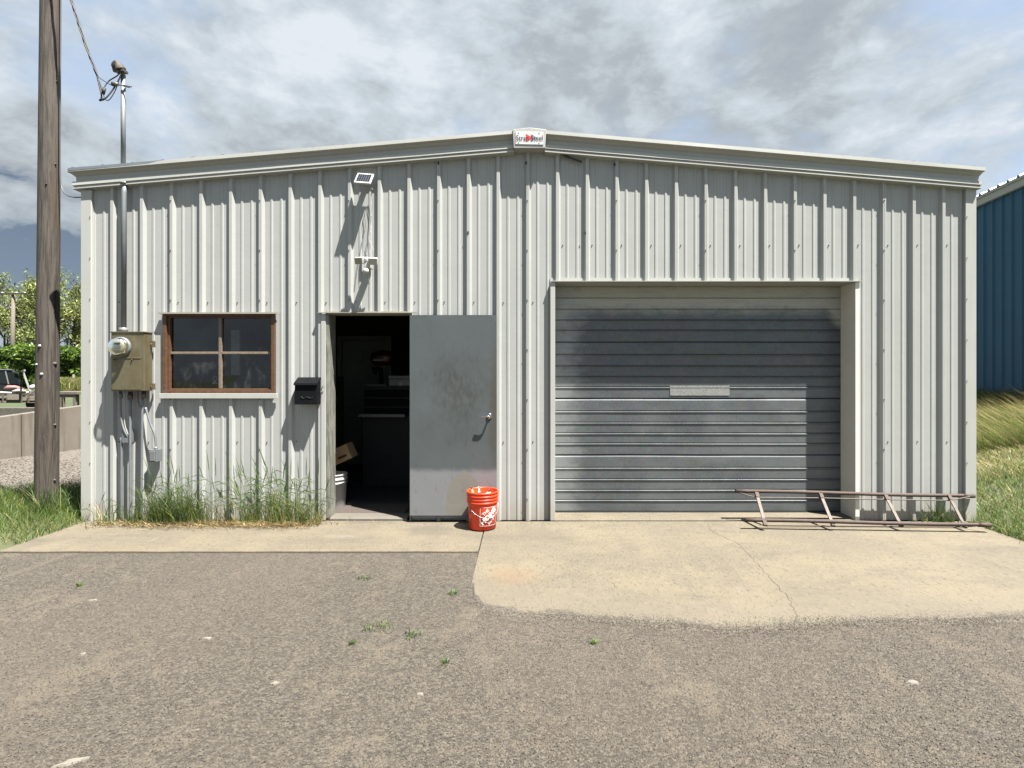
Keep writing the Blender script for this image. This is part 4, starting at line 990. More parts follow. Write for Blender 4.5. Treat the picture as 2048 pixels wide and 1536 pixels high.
# security light
fl = empty('security_light', (gx(732), D0, gz(530)), 'white twin head motion sensor light mounted above the doorway', 'security light')
FY = D0-.17
m_ = MB(); m_.box(gx(727, FY), gx(737.5, FY), FY+.02, D0-.02, gz(534, FY), gz(520, FY)); m_.box(gx(725), gx(739), D0-.035, D0-.001, gz(545), gz(515)); m_.build('housing', M['white_pl'], fl, .006)
for (p0_, p1_, q0_, q1_, mm, tl) in ((708.5, 725.5, 515, 528.5, 'lens2', .35), (736.5, 755, 516, 530, 'lens', -.25)):
    c_ = pt((p0_+p1_)/2, (q0_+q1_)/2, FY); wx_ = gx(p1_, FY)-gx(p0_, FY); hz2 = gz(q0_, FY)-gz(q1_, FY)
    nx_2 = Vector((-tl*.4 if mm == 'lens2' else .15, -1, -.35)).normalized(); ax2 = Vector((0, 0, 1)).cross(nx_2).normalized(); 
    az2 = ax2.cross(nx_2).normalized()
    m_ = MB(); m_.obox(c_+nx_2*-.022, ax2, az2, nx_2, wx_/2, hz2/2*1.03, .020); hd = m_.build('lamp_head', M['white_pl'], fl, .008)
    m_ = MB(); m_.obox(c_+nx_2*.0, ax2, az2, nx_2, wx_/2*.93, hz2/2*.95, .006); m_.build('lens', M[mm], hd, .004)
m_ = MB(); c_ = pt(731.5, 519, FY+.02); m_.lathe([(0, .03), (.014, .026), (.02, .012), (.02, 0)], c_+Vector((0, .01, -.004)), 16, 0, (0, -.3, 1)); m_.build('knuckle', M['white_pl'], fl)
m_ = MB(); c_ = pt(730.5, 541, FY-.01); V_ = []
m_.lathe([(0, .034), (.016, .030), (.028, .016), (.031, 0), (.028, -.012), (0, -.014)], c_+Vector((0, .02, 0)), 20, 0, (0, -.75, -.55)); m_.build('sensor', M['white_pl'], fl)
# hook and looped cords between panel and light
ck = empty('hanging_cord', pt(743, 380, D0-.04), 'looped cords hanging from a hook between solar panel and security light', 'cord')
m_ = MB(); q = pt(743, 379, D0-.05); m_.tube([q+Vector((.012*math.cos(a), 0, .012*math.sin(a))) for a in np.linspace(-1.2, 4.2, 14)], .003, 6); m_.build('hook', M['zinc'], ck)
m_ = MB(); m_.tube(smoothpath([pt(743, 383, D0-.04), pt(741.5, 400, D0-.035), pt(743, 425, D0-.03), pt(741, 450, D0-.03), pt(742, 470, D0-.035), pt(738, 480, D0-.04), pt(741, 488, D0-.04), pt(746, 498, D0-.04), pt(745, 505, D0-.04), pt(740, 505, D0-.04), pt(739, 498, D0-.04), pt(742, 488, D0-.04), pt(738, 476, D0-.04), pt(741, 462, D0-.035)], 6), .0028, 6); m_.build('white_cord', M['whitecord'], ck)
m_ = MB(); m_.tube(smoothpath([pt(743, 385, D0-.035), pt(744, 410, D0-.03), pt(742, 440, D0-.03), pt(741, 452, D0-.03)], 6), .0024, 6); m_.build('thin_wire', M['greycable'], ck)
m_ = MB(); m_.tube(smoothpath([pt(732, 418, D0-.03), pt(729, 430, D0-.02), pt(731, 450, D0-.02), pt(727, 475, D0-.03), pt(725, 500, D0-.05), pt(727, 518, D0-.09)], 6), .0024, 6)
m_.tube(smoothpath([pt(731, 420, D0-.03), pt(727, 440, D0-.02), pt(728, 470, D0-.02), pt(724, 495, D0-.05), pt(726, 517, D0-.09)], 6), .002, 6); m_.build('lead', M['greycable'], ck)
m_ = MB(); m_.tube(smoothpath([pt(737, 533, FY+.03), pt(736.5, 545, FY+.05), pt(738, 556, D0-.08), pt(736, 562, D0-.08), pt(739, 566, D0-.08), pt(737.5, 570, D0-.08)], 6), .0026, 6); m_.build('white_cord', M['whitecord'], ck)

# ------------------------------------------------------------------ orange bucket
BX, BYy, BZ = -.416, 5.325, .023
bk = empty('bucket', (BX, BYy, BZ), 'orange plastic The Home Depot bucket holding scraps in front of the metal door', 'bucket')
H = .368; r0, r1 = .131, .148
def brad(z): return r0+(r1-r0)*z/H
m_ = MB()
prof = [(0, .004), (r0-.008, .004), (r0, .010), (brad(.25), .25), (brad(.255), .255), (brad(.258)+.010, .258), (brad(.272)+.011, .272), (brad(.273)+.002, .275), (brad(.285)+.002, .287), (brad(.288)+.009, .290), (brad(.300)+.009, .302), (brad(.302)+.002, .304), (brad(.318)+.002, .318), (brad(.320)+.010, .321), (brad(.332)+.010, .333), (brad(.336)+.002, .336), (brad(.350)+.003, .350), (r1+.008, .352), (r1+.009, .364), (r1+.004, .368), (r1-.003, .368), (r1-.006, .36), (r0-.004, .02), (0, .02)]
m_.lathe(prof, (BX, BYy, BZ), 56); m_.build('bucket_body', M['orange'], bk)
face = math.radians(31)     # label turned to the right
def wrap(u, v, out=.0015, a0_=face):
    r = brad(v)+out; a = a0_+u/r; return (BX+r*math.sin(a), BYy-r*math.cos(a), BZ+v)
# white outline square
S_ = .088; cz_l = .140
def ribbon(u0, v0, u1, v1, wd_):
    b_ = MB(); n = 14; V_ = []; dv = Vector((u1-u0, v1-v0)); L = dv.length; pr = Vector((-dv.y, dv.x))/L*wd_/2
    for i in range(n+1):
        u = u0+(u1-u0)*i/n; v = v0+(v1-v0)*i/n; V_ += [wrap(u-pr.x, v-pr.y), wrap(u+pr.x, v+pr.y)]
    b_.add(V_, [(2*i, 2*i+1, 2*i+3, 2*i+2) for i in range(n)]); return b_
m_ = MB()
for (a, b, c_, d_) in ((-S_, cz_l-S_, S_, cz_l-S_), (S_, cz_l-S_, S_, cz_l+S_), (S_, cz_l+S_, -S_, cz_l+S_), (-S_, cz_l+S_, -S_, cz_l-S_)):
    r_ = ribbon(a, b, c_, d_, .003); bb = len(m_.v); m_.v += r_.v; m_.f += [tuple(i+bb for i in f) for f in r_.f]; m_.m += r_.m; m_.sm += r_.sm
m_.build('logo_square', M['print'], bk)
def wraptext(body, size, off, du, dv, name, m, ang=math.radians(42), a0_=face, sxy=1.0):
    vs_, fs = textmesh(body, 1.0, off, 1.0); ca, sa = math.cos(ang), math.sin(ang)
    wx = max(v.x for v in vs_)-min(v.x for v in vs_); hy_ = max(v.y for v in vs_)-min(v.y for v in vs_)
    for v in vs_: v.x *= sxy/wx; v.y *= size/hy_
    V_ = []
    for v in vs_:
        xx, yy = v.x, v.y; V_.append(wrap(xx*ca-yy*sa+du, xx*sa+yy*ca+cz_l+dv, .002, a0_))
    b_ = MB(); b_.add(V_, fs); return b_.build(name, m, bk)
wraptext('THE', .030, .02, -.034, .042, 'lettering', M['print'], sxy=.078)
wraptext('HOME', .050, .035, .000, .002, 'lettering', M['print'], sxy=.205)
wraptext('DEPOT', .028, .02, .034, -.036, 'lettering', M['print'], sxy=.105)
for (v, s_) in ((.215, .022), (.185, .03), (.160, .02), (.10, .016), (.075, .016), (.05, .012)):
    b_ = MB()
    for k in range(4):
        u0 = random.uniform(-.018, .006); v0 = v-cz_l*0+random.uniform(-.01, .006); ww = random.uniform(.006, .014); h2 = random.uniform(.004, .009)
        aa = math.radians(-52); b_.add([wrap(u0, v0, .0015, aa), wrap(u0+ww, v0+.002, .0015, aa), wrap(u0+ww*.9, v0+h2, .0015, aa), wrap(u0+.001, v0+h2*.8, .0015, aa)], [(0, 1, 2, 3)])
    b_.build('dark_print', M['blackprint'], bk)
hp = []
for i in range(25):
    a = math.radians(-62)+math.radians(172)*i/24; u = i/24
    v = .258-.130*math.sin(math.pi*u)**.85; r = brad(v)+.012; hp.append((BX+r*math.sin(a), BYy-r*math.cos(a), BZ+v))
m_ = MB(); m_.tube(hp, .0016, 8); hd = m_.build('handle', M['whitegap'], bk)
m_ = MB(); m_.tube(hp[13:16], .007, 10); m_.build('grip', M['print'], hd)
# scraps inside
sc = []
for (dx, dy, h_, w_, tx, lab, mm) in ((-.085, -.01, .09, .030, -.35, 'crumpled tan cardboard scrap at the left rim of the bucket', 'cardboard'), (-.035, .03, .085, .020, -.05, 'white pointed paper scrap standing in the bucket', 'print'), (.05, .02, .055, .05, .5, 'pale torn wrapper lying against the right rim of the bucket', 'paper')):
    b_ = MB(); base = Vector((BX+dx, BYy+dy, BZ+.325)); 
    nn = 6; V_ = []
    for i in range(nn):
        u = i/(nn-1); wv_ = w_*(1-u*.75)*(1+.25*math.sin(i*2.1)); off = Vector((tx*h_*u, -.012*math.sin(i*1.7), h_*u))
        V_ += [base+off+Vector((-wv_/2, .006*math.cos(i), 0)), base+off+Vector((wv_/2, -.006*math.cos(i), .004))]
    b_.add(V_, [(2*i, 2*i+1, 2*i+3, 2*i+2) for i in range(nn-1)]); o = b_.build('paper_scrap', M[mm]); so_ = o.modifiers.new('thickness', 'SOLIDIFY'); so_.thickness = .0012
    tag(o, lab, 'scrap', 'scraps in the orange bucket')

# ------------------------------------------------------------------ rusty ladder frame on its side
ld = empty('steel_ladder', gnd(1500, 1052), 'rusty steel pipe ladder lying on its side in front of the garage corner', 'ladder')
tA, tB = pt(1471, 982, 5.535), pt(1948, 992, 5.53); lA, lB = pt(1490, 1040, 5.28), pt(1980, 1050, 5.17)
for (a, b) in ((tA, tB), (lA, lB)):
    m_ = MB(); P_ = []
    for i in range(21):
        u = i/20; P_.append(a.lerp(b, u)+Vector((0, 0, .004*math.sin(u*7))))
    m_.tube(P_, .0185, 14); m_.build('rail', M['rust'], ld)
for (a, b) in ((tA, tB), (lA, lB)):
    d_ = (b-a).normalized(); m_ = MB(); m_.tube([b-d_*.11, b+d_*.002], .0215, 14); m_.build('sleeve', M['rust'], ld)
L_ = (tB-tA).length
rungs = [((1513, 986), (1531, 1051)), ((1641, 988), (1667, 1052)), ((1771, 991), (1803, 1053)), ((1898, 992), (1931, 1055))]
for (t0, t1) in rungs:
    a = pt(t0[0], t0[1], 5.515); b = pt(t1[0], t1[1], 5.22); b.z = max(b.z, .028)
    m_ = MB(); m_.bar(a, b, .030, .010, up=(0, -1, .3)); m_.build('rung', M['rung'], ld)
    m_ = MB(); dd = (b-a).normalized(); m_.bar(a-dd*.005, a+dd*.055, .036, .022, up=(0, -1, .3)); m_.build('rung_bracket', M['rust'], ld)
    m_ = MB(); m_.bar(b-dd*.06, b+dd*.0, .036, .022, up=(0, -1, .3)); m_.build('rung_bracket', M['rust'], ld)
for (pts_, mm) in (([(1480, 986), (1500, 992), (1517, 995), (1640, 996), (1770, 999), (1896, 1001), (1915, 998), (1940, 993)], 'rung'),):
    m_ = MB(); m_.tube([pt(a, b, 5.50) for a, b in pts_], .006, 8); m_.build('truss_rod', M[mm], ld)
zr_ = .032
m_ = MB(); m_.tube([pt(1500, 1041, 5.27), gnd(1528, 1051, .04), gnd(1664, 1052, zr_), gnd(1800, 1053, zr_), gnd(1928, 1054, .036), pt(1970, 1050, 5.19)], .006, 8); m_.build('truss_rod', M['rust'], ld)

# ------------------------------------------------------------------ inside the doorway
def ib(name, x0, x1, y0, y1, z0, z1, m, par=None, bev=.004): b_ = MB(); b_.box(x0, x1, y0, y1, z0, z1); return b_.build(name, m, par, bev)
IY = D0+3.33
idr = empty('inner_door', (gx(730, IY), IY, FT), 'pale six panel interior door and frame in the dark back wall seen through the doorway', 'door')
fx0, fx1, fz1 = gx(676, IY), gx(784, IY), gz(672, IY)
ib('frame_post', fx0, fx0+.07, IY-.05, IY, FT, fz1, M['doorwhite'], idr); ib('frame_post', fx1-.07, fx1, IY-.05, IY, FT, fz1, M['doorwhite'], idr); ib('frame_head', fx0+.071, fx1-.071, IY-.05, IY, fz1-.07, fz1, M['doorwhite'], idr)
slabd = ib('door_slab', fx0+.075, fx1-.075, IY-.012, IY+.02, FT+.01, fz1-.075, M['doorwhite'], idr)
wS = (fx1-fx0-.15)
for cx_ in (.27, .73):
    for (za, zb) in ((.25, .85), (1.0, 1.62), (1.70, 1.92)):
        ib('door_panel', fx0+.075+wS*cx_-.12, fx0+.075+wS*cx_+.12, IY-.026, IY-.0125, za, zb, M['doorwhite'], slabd, .008)
wb = empty('tool_chest', (gx(770, 7.4), 7.4, FT), 'dark steel tool chest with a pale shelf standing inside the doorway', 'tool chest')
cx0, cx1 = gx(724, 7.2), gx(822, 7.2)
ib('chest_body', cx0+.01, cx1+.2, 7.2, 7.65, FT, gz(772, 7.2), mat('dark_chest', (.007, .008, .008), .7), wb)
ib('pale_shelf', gx(718, 7.12), gx(811, 7.12), 7.08, 7.19, gz(834, 7.12), gz(828, 7.12), M['steelbox'], wb)
for k in range(3):
    z = gz(772, 7.2)-.10-.12*k; ib('drawer', cx0+.03, cx1+.17, 7.188, 7.199, z-.05, z+.05, M['black'], wb)
mc_ = empty('bench_machine', (gx(766, 7.35), 7.35, gz(772, 7.35)), 'red and black bench machine standing on the tool chest in the dark doorway', 'machine')
m_ = MB(); m_.tube([(gx(762, 7.35), 7.35, gz(772, 7.35)), (gx(762, 7.35), 7.35, gz(735, 7.35))], .03, 12); m_.build('column', M['black'], mc_)
m_ = MB(); q = pt(765, 722, 7.33); m_.tube([q+Vector((-.15, 0, -.01)), q+Vector((-.12, 0, .02)), q+Vector((0, 0, .045)), q+Vector((.12, 0, .03)), q+Vector((.15, 0, 0))], [.03, .09, .105, .10, .05], 16); m_.build('motor_housing', M['red'], mc_)
m_ = MB(); m_.box(q.x-.10, q.x+.06, q.y-.115, q.y-.10, q.z-.0, q.z+.02); m_.build('name_strip', M['steelbox'], mc_)
m_ = MB(); m_.tube([q+Vector((-.10, 0, -.08)), q+Vector((-.10, 0, -.19))], [.05, .02], 12); m_.build('spindle', M['black'], mc_)
ib('base_plate', gx(735, 7.3), gx(775, 7.3), 7.25, 7.5, gz(772, 7.2)+.001, gz(772, 7.2)+.02, M['steelbox'], mc_)
cs = empty('tool_case', (gx(796, 7.22), 7.22, gz(775, 7.22)), 'light grey tool case with oval label on the chest at the door edge', 'case')
ib('case_body', gx(778, 7.22), gx(830, 7.22), 7.215, 7.5, gz(772, 7.2)+.002, gz(758, 7.22), M['steelbox'], cs, .006)
ib('case_lid', gx(777, 7.22), gx(831, 7.22), 7.21, 7.5, gz(757.5, 7.22), gz(751, 7.22), M['steelbox'], cs, .006)
m_ = MB(); m_.lathe([(0, .003), (.035, .003), (.036, 0)], pt(801, 767, 7.213), 20, 0, (0, -1, 0)); m_.build('oval_label', M['white_pl'], cs)
# white bucket, carton, mat
wbx, wby = gx(671, 6.15), 6.08
wbk = empty('bucket', (wbx, wby, FT), 'white plastic paint bucket with printed label just inside the doorway', 'bucket')
m_ = MB(); m_.lathe([(0, .004), (.125, .004), (.130, .012), (.142, .27), (.150, .272), (.150, .284), (.143, .288), (.144, .31), (.153, .312), (.153, .325), (.145, .33), (.146, .36), (.154, .362), (.154, .374), (.146, .376), (.130, .03), (0, .03)], (wbx, wby, FT), 40); m_.build('bucket_body', M['white_pl'], wbk)
def wp(a, v, off=.0015): r = .130+.012*v/.27+off; return (wbx+r*math.sin(a), wby-r*math.cos(a), FT+v)
for (aa, v, wa, hv, mm) in ((.1, .20, .9, .010, 'blackprint'), (.2, .17, .7, .006, 'steelbox'), (-.1, .13, .35, .03, 'signred'), (.35, .12, .4, .02, 'steelbox'), (-.3, .09, .3, .022, 'signred'), (.25, .07, .5, .006, 'steelbox')):
    b_ = MB(); V_ = []
    for i in range(7):
        a = aa-wa/2+wa*i/6; V_ += [wp(a, v-hv/2), wp(a, v+hv/2)]
    b_.add(V_, [(2*i, 2*i+2, 2*i+3, 2*i+1) for i in range(6)]); b_.build('label_print', M[mm], wbk)
m_ = MB(); m_.tube([(wbx+.152*math.sin(a), wby-.152*math.cos(a), FT+.30-.03*math.sin(max(0, a+1.5))) for a in np.linspace(-1.5, 1.6, 16)], .003, 6); m_.build('handle', M['zinc'], wbk)
cb = empty('carton', (gx(685, 6.2), 6.2, FT+.38), 'tilted brown cardboard carton resting on the white bucket', 'carton')
ca_, sa_ = math.cos(math.radians(24)), math.sin(math.radians(24)); cax = Vector((ca_, 0, sa_)); caz = Vector((-sa_, 0, ca_)); cc = pt(684, 908, 6.12)
m_ = MB(); m_.obox(cc, cax, Vector((0, 1, 0)), caz, .125, .11, .085); m_.build('carton_body', M['cardboard'], cb, .003)
m_ = MB(); m_.obox(cc+Vector((0, -.111, 0))+cax*-.06+caz*.045, cax, Vector((0, 1, 0)), caz, .05, .0008, .022); m_.build('shipping_label', M['white_pl'], cb)
m_ = MB(); m_.obox(cc+Vector((0, -.111, 0))+cax*.03-caz*.03, cax, Vector((0, 1, 0)), caz, .05, .0008, .012); m_.build('dark_print', M['blackprint'], cb)
m_ = MB(); m_.box(gx(668, 5.95), gx(815, 5.95), D0+.17, D0+.62, FT+.002, FT+.010); tag(m_.build('door_mat', M['brown'], None, .003), 'brown ribbed mat on the floor behind the door threshold', 'mat')
m_ = MB(); m_.box(-3.4, -2.4, 6.6, 7.2, FT, 1.5); tag(m_.build('cabinet', mat('dim_cabinet', (.04, .045, .045), .6), None, .01), 'dark cabinet inside the workshop behind the window', 'cabinet')

# ------------------------------------------------------------------ neighbouring blue building
P1 = Vector((12.9, 24.0, 0)); N0 = Vector((10.98, 11.95, 0)); N1 = Vector((11.2, 13.5, 0)); dr = (N1-N0).normalized()
nearp = N0-dr*2.2; farp = N0+dr*14
bb = empty('blue_building', nearp, 'tall blue ribbed steel building with white eave trim beyond the grassy bank', 'building')
zt = CAMH+345/1086*13.5; outn = Vector((-dr.y, dr.x, 0)).normalized()
if outn.x > 0: outn = -outn
seg = .9144; nseg = int((farp-nearp).length/seg)
for k in range(nseg):
    a = nearp+dr*seg*k; b = nearp+dr*seg*(k+1); m_ = MB(); ribwall(m_, (a.x, a.y, 0), (b.x, b.y, 0), .3, lambda x, y: zt, tuple(outn)); m_.build('wall_panel', M['blue'], bb)
m_ = MB(); q0 = nearp-outn*.01; q1 = farp-outn*.01; inn = -outn*9
ridge = zt+1.4
m_.prism([(q0.x, q0.y, .2), (q0.x, q0.y, zt-.02), ((q0+inn*.5).x, (q0+inn*.5).y, ridge), ((q0+inn).x, (q0+inn).y, zt), ((q0+inn).x, (q0+inn).y, .2)], (q1-q0)); m_.build('wall_core', M['blue'], bb)
m_ = MB(); a = nearp+outn*.03; 
trp = [(0.0, -.16), (.06, -.15), (.09, -.02), (.13, .0), (.13, .03), (-.05, .06)]
V_ = []
for q in (nearp-dr*.1, farp):
    for o_, z in trp: V_.append((q.x+outn.x*(o_+.03), q.y+outn.y*(o_+.03), zt+z))
n = len(trp); m_.add(V_, [(k, k+n, k+n+1, k+1) for k in range(n-1)]); m_.build('eave_trim', M['trim'], bb)
m_ = MB(); u0_ = nearp+outn*.16; u1_ = farp+outn*.16; i0_ = u0_-outn*4.66; i1_ = u1_-outn*4.66
m_.add([(u0_.x, u0_.y, zt+.05), (u1_.x, u1_.y, zt+.05), (i1_.x, i1_.y, ridge+.08), (i0_.x, i0_.y, ridge+.08)], [(0, 1, 2, 3)])
k = 0
while k*.3048 < (u1_-u0_).length:
    c_ = u0_+dr*(k*.3048); c2 = c_-outn*4.6
    m_.add([(c_-dr*.05+Vector((0, 0, zt+.05))), (c_+dr*.05+Vector((0, 0, zt+.05))), (c_+dr*.02+Vector((0, 0, zt+.10))), (c_-dr*.02+Vector((0, 0, zt+.10))), (c2-dr*.05+Vector((0, 0, ridge+.08))), (c2+dr*.05+Vector((0, 0, ridge+.08))), (c2+dr*.02+Vector((0, 0, ridge+.13))), (c2-dr*.02+Vector((0, 0, ridge+.13)))], [(0, 1, 2, 3), (0, 3, 7, 4), (3, 2, 6, 7), (1, 5, 6, 2)]); k += 1
m_.build('roof', mat('pale_roof', (.24, .25, .26), .5), bb)

# ------------------------------------------------------------------ left background
# retaining wall (L-shaped trough with far side)
rw = empty('retaining_wall', (-9.2, 9.65, 0), 'low stained concrete retaining wall left of the building behind the pole', 'wall')
A = gnd(-260, 954); Bq = gnd(0, 921); Cq = gnd(168, 899); dA = (Cq-Bq).normalized(); end = Cq+dA*6
st = Bq-(Cq-Bq)*3
hz_l = lambda q: gz(834, Bq.y)+(gz(811, Cq.y)-gz(834, Bq.y))*((q-Bq).length/(Cq-Bq).length)*(1 if (q-Bq).dot(dA) > 0 else -1)
nrmw = Vector((-dA.y, dA.x, 0)); nrmw = nrmw if nrmw.x < 0 else -nrmw
nseg = 10
for k in range(nseg):
    a = st.lerp(end, k/nseg); b = st.lerp(end, (k+1)/nseg-.0015); m_ = MB(); T = .16
    za, zb2 = min(.98, max(.6, hz_l(a))), min(.98, max(.6, hz_l(b)))
    a2, b2 = a+nrmw*T, b+nrmw*T
    m_.add([(a.x, a.y, -.05), (b.x, b.y, -.05), (b2.x, b2.y, -.05), (a2.x, a2.y, -.05), (a.x, a.y, za), (b.x, b.y, zb2), (b2.x, b2.y, zb2), (a2.x, a2.y, za)], [(4, 5, 6, 7), (0, 1, 5, 4), (1, 2, 6, 5), (2, 3, 7, 6), (3, 0, 4, 7)]); m_.build('wall_section', M['retain'], rw, .008)
m_ = MB(); m_.box(-22, gx(116, 11.9), 11.9, 12.1, -.05, gz(815.5, 11.9)); m_.build('far_wall', M['pit'], rw, .01)
# fields behind
m_ = MB(); m_.add([(-60, 12.12, .50), (-6.2, 12.12, .50), (-6.2, 75, .30), (-60, 75, .30)], [(0, 1, 2, 3)]); tag(m_.build('field', M['field']), kind='structure')

# flatbed truck, seen side-on to the line of sight
TK0 = pt(45, 775, 14.0); TK0.z = 0; TU = Vector((.719, .695, 0)).normalized(); TV = Vector((-TU.y, TU.x, 0)); TZ = .50
def TP(px, py, out=0.0):
    k = (px-CX)/F; q0 = TK0-TV*out; s_ = (k*q0.y-q0.x)/(TU.x-k*TU.y); q = q0+TU*s_; q.z = CAMH+(CY-py)*q.y/F; return q
def tprism(name, poly, out, thick, m, par, bev=0):
    m_ = MB(); m_.prism([TP(a, b, out) for a, b in poly], TV*thick); return m_.build(name, m, par, bev)
def rc(a, b, c_, d_): return [(a, d_), (b, d_), (b, c_), (a, c_)]
q = TP(-30, 800); tk = empty('flatbed_truck', (q.x, q.y, TZ), 'dark pickup truck with wooden flatbed and pale headache rack parked behind the low wall', 'truck')
tprism('cab', [(-110, 806), (-110, 776), (-96, 770), (-70, 766), (-52, 742), (-40, 738.5), (24, 739), (34, 743), (45, 769), (46, 806)], 0, 1.7, M['truckpaint'], tk, .04)
for poly in ([(-48, 765), (-38, 744), (-26, 742.5), (-26, 765)], [(-22, 765), (-22, 742.5), (9, 743), (15, 767), (14, 768)], [(14, 744), (26, 745), (32, 750), (38, 768), (20, 768)]):
    tprism('side_window', poly, .012, .01, M['truckglass'], tk)
tprism('window_pillar', [(9.6, 742.5), (12.4, 742.5), (18.6, 768), (15.6, 768)], .02, .012, M['steelbox'], tk)
rk = mat('rack_grey', (.42, .42, .40), .7)
tprism('roof_rail', [(-50, 739.6), (24, 740.2), (24, 738), (-44, 737.4)], .03, .05, mat('roof_edge_grey', (.16, .17, .18), .5), tk)
rck = tprism('headache_rack', [(43, 741), (47, 740), (63, 783), (58, 784)], .10, .07, rk, tk, .008)
tprism('rack_post', [(43, 741), (47, 740), (63, 783), (58, 784)], -1.6, .07, rk, rck, .008)
tprism('rack_bar', [(30, 741.5), (44, 740.5), (44, 743), (30, 743.5)], .08, .05, M['truckpaint'], rck)
tprism('rack_rail', [(43.5, 740.6), (47, 739.8), (47.6, 742.6), (44.4, 743)], .02, -1.5, rk, rck)
tprism('deck', rc(-60, 116, 788.5, 791), .28, 2.0, M['oldplank'], tk)
for k, (c_, d_, e_) in enumerate(((791.3, 796.8, -60), (797.2, 801.6, 12), (802, 806, -60))):
    tprism('plank', rc(e_, 112, c_, d_), .33+.02*(k % 2), .05, M['oldplank'], tk, .006)
tprism('plank', rc(14, 38, 789, 800), .40, .04, M['oldplank'], tk, .006)
for a in (-14, 4, 41, 55, 90):
    tprism('stake_pocket', rc(a, a+4, 787, 806), .44, .04, M['screw'], tk)
for a in (-90, 88):
    q = TP(a, 800, -.05); m_ = MB(); m_.lathe([(0, 0), (.2, 0), (.34, .02), (.36, .1), (.34, .22), (0, .22)], (q.x, q.y, TZ+.30), 24, 0, TV); m_.build('wheel', M['rubber'], tk)
m_ = MB(); m_.tube(smoothpath([TP(-40, 786, .32), TP(0, 785, .32), TP(30, 786.5, .32), TP(60, 784.5, .32)], 5), .028, 10); tag(m_.build('pipe', M['grimewhite']), 'long pale pipe lying along the edge of the truck bed', 'pipe')
m_ = MB(); m_.tube([TP(8, 778, .2), TP(16, 775, .2), TP(30, 775, .2), TP(42, 778, .2), TP(52, 781, .2)], [.03, .06, .055, .045, .02], 12); tag(m_.build('tarp_roll', M['tarp']), 'faded red rolled tarp lying on the truck bed below the windows', 'tarp')
m_ = MB(); m_.tube([TP(24, 783, .36), TP(36, 781, .36), TP(52, 782.5, .36)], [.02, .045, .03], 10); tag(m_.build('sack', M['grimewhite']), 'small pale sack beside the red tarp on the truck bed', 'sack')
m_ = MB(); m_.tube([TP(62, 779, .36), TP(65, 773, .36), TP(69, 770, .36)], [.04, .06, .02], 10); tag(m_.build('plastic_jug', M['white_pl']), 'white jug at the back of the truck bed beside the pole', 'jug')
# wooden bench right of the pole
TB = 13.2
bn = empty('wooden_bench', (gx(136, TB), TB, .5), 'grey weathered wooden bench behind the retaining wall right of the pole', 'bench')
for k in range(4):
    m_ = MB(); dy = .13*k; m_.box(gx(98, TB), gx(155, TB), TB+dy, TB+dy+.12, gz(789, TB), gz(783.5, TB)+.004*(k % 2)); m_.build('plank', M['oldplank'], bn, .005)
m_ = MB(); m_.box(gx(100, TB), gx(150, TB), TB+.02, TB+.06, gz(795, TB), gz(789.2, TB)); m_.build('apron', M['oldplank'], bn)
for (a, w2) in ((118, 7), (122, 2), (144, 5)):
    for yy in (0.02, .44):
        m_ = MB(); m_.box(gx(a, TB), gx(a+w2, TB), TB+yy, TB+yy+.06, .48, gz(795.2 if yy < .1 else 789.3, TB)); m_.build('leg', M['oldplank'], bn)
# fence post
m_ = MB(); m_.tube([(gx(147.5, 38), 38, .3), (gx(147, 38), 38, gz(749, 38))], [.075, .065], 10); tag(m_.build('fence_post', M['oldplank']), 'short grey wooden fence post in tall grass before the hedge', 'fence post')

# trees, hedge
def leafcloud(name, cen, rad, n, size, mats, par, droop=0.0, seedmat=.35):
    """cen (k,3), rad (k,3) clumps"""
    k = len(cen); idx = rng.integers(0, k, n); u = rng.normal(size=(n, 3)); u /= np.linalg.norm(u, axis=1)[:, None]; rr = rng.uniform(.15, 1, n)**.5
    p = cen[idx]+u*rad[idx]*rr[:, None]
    a = rng.normal(size=(n, 3)); a /= np.linalg.norm(a, axis=1)[:, None]; b = np.cross(a, rng.normal(size=(n, 3))); b /= np.linalg.norm(b, axis=1)[:, None]
    a[:, 2] -= droop; s_ = size*rng.uniform(.5, 1.4, n)[:, None]
    V_ = np.stack([p-a*s_*1.3, p-b*s_*.5, p+a*s_*1.3, p+b*s_*.5], 1).reshape(-1, 3)
    mi = (rng.uniform(size=n) < seedmat).astype(int)
    return quick(name, V_, np.arange(n*4), 4, mats, mi, par)
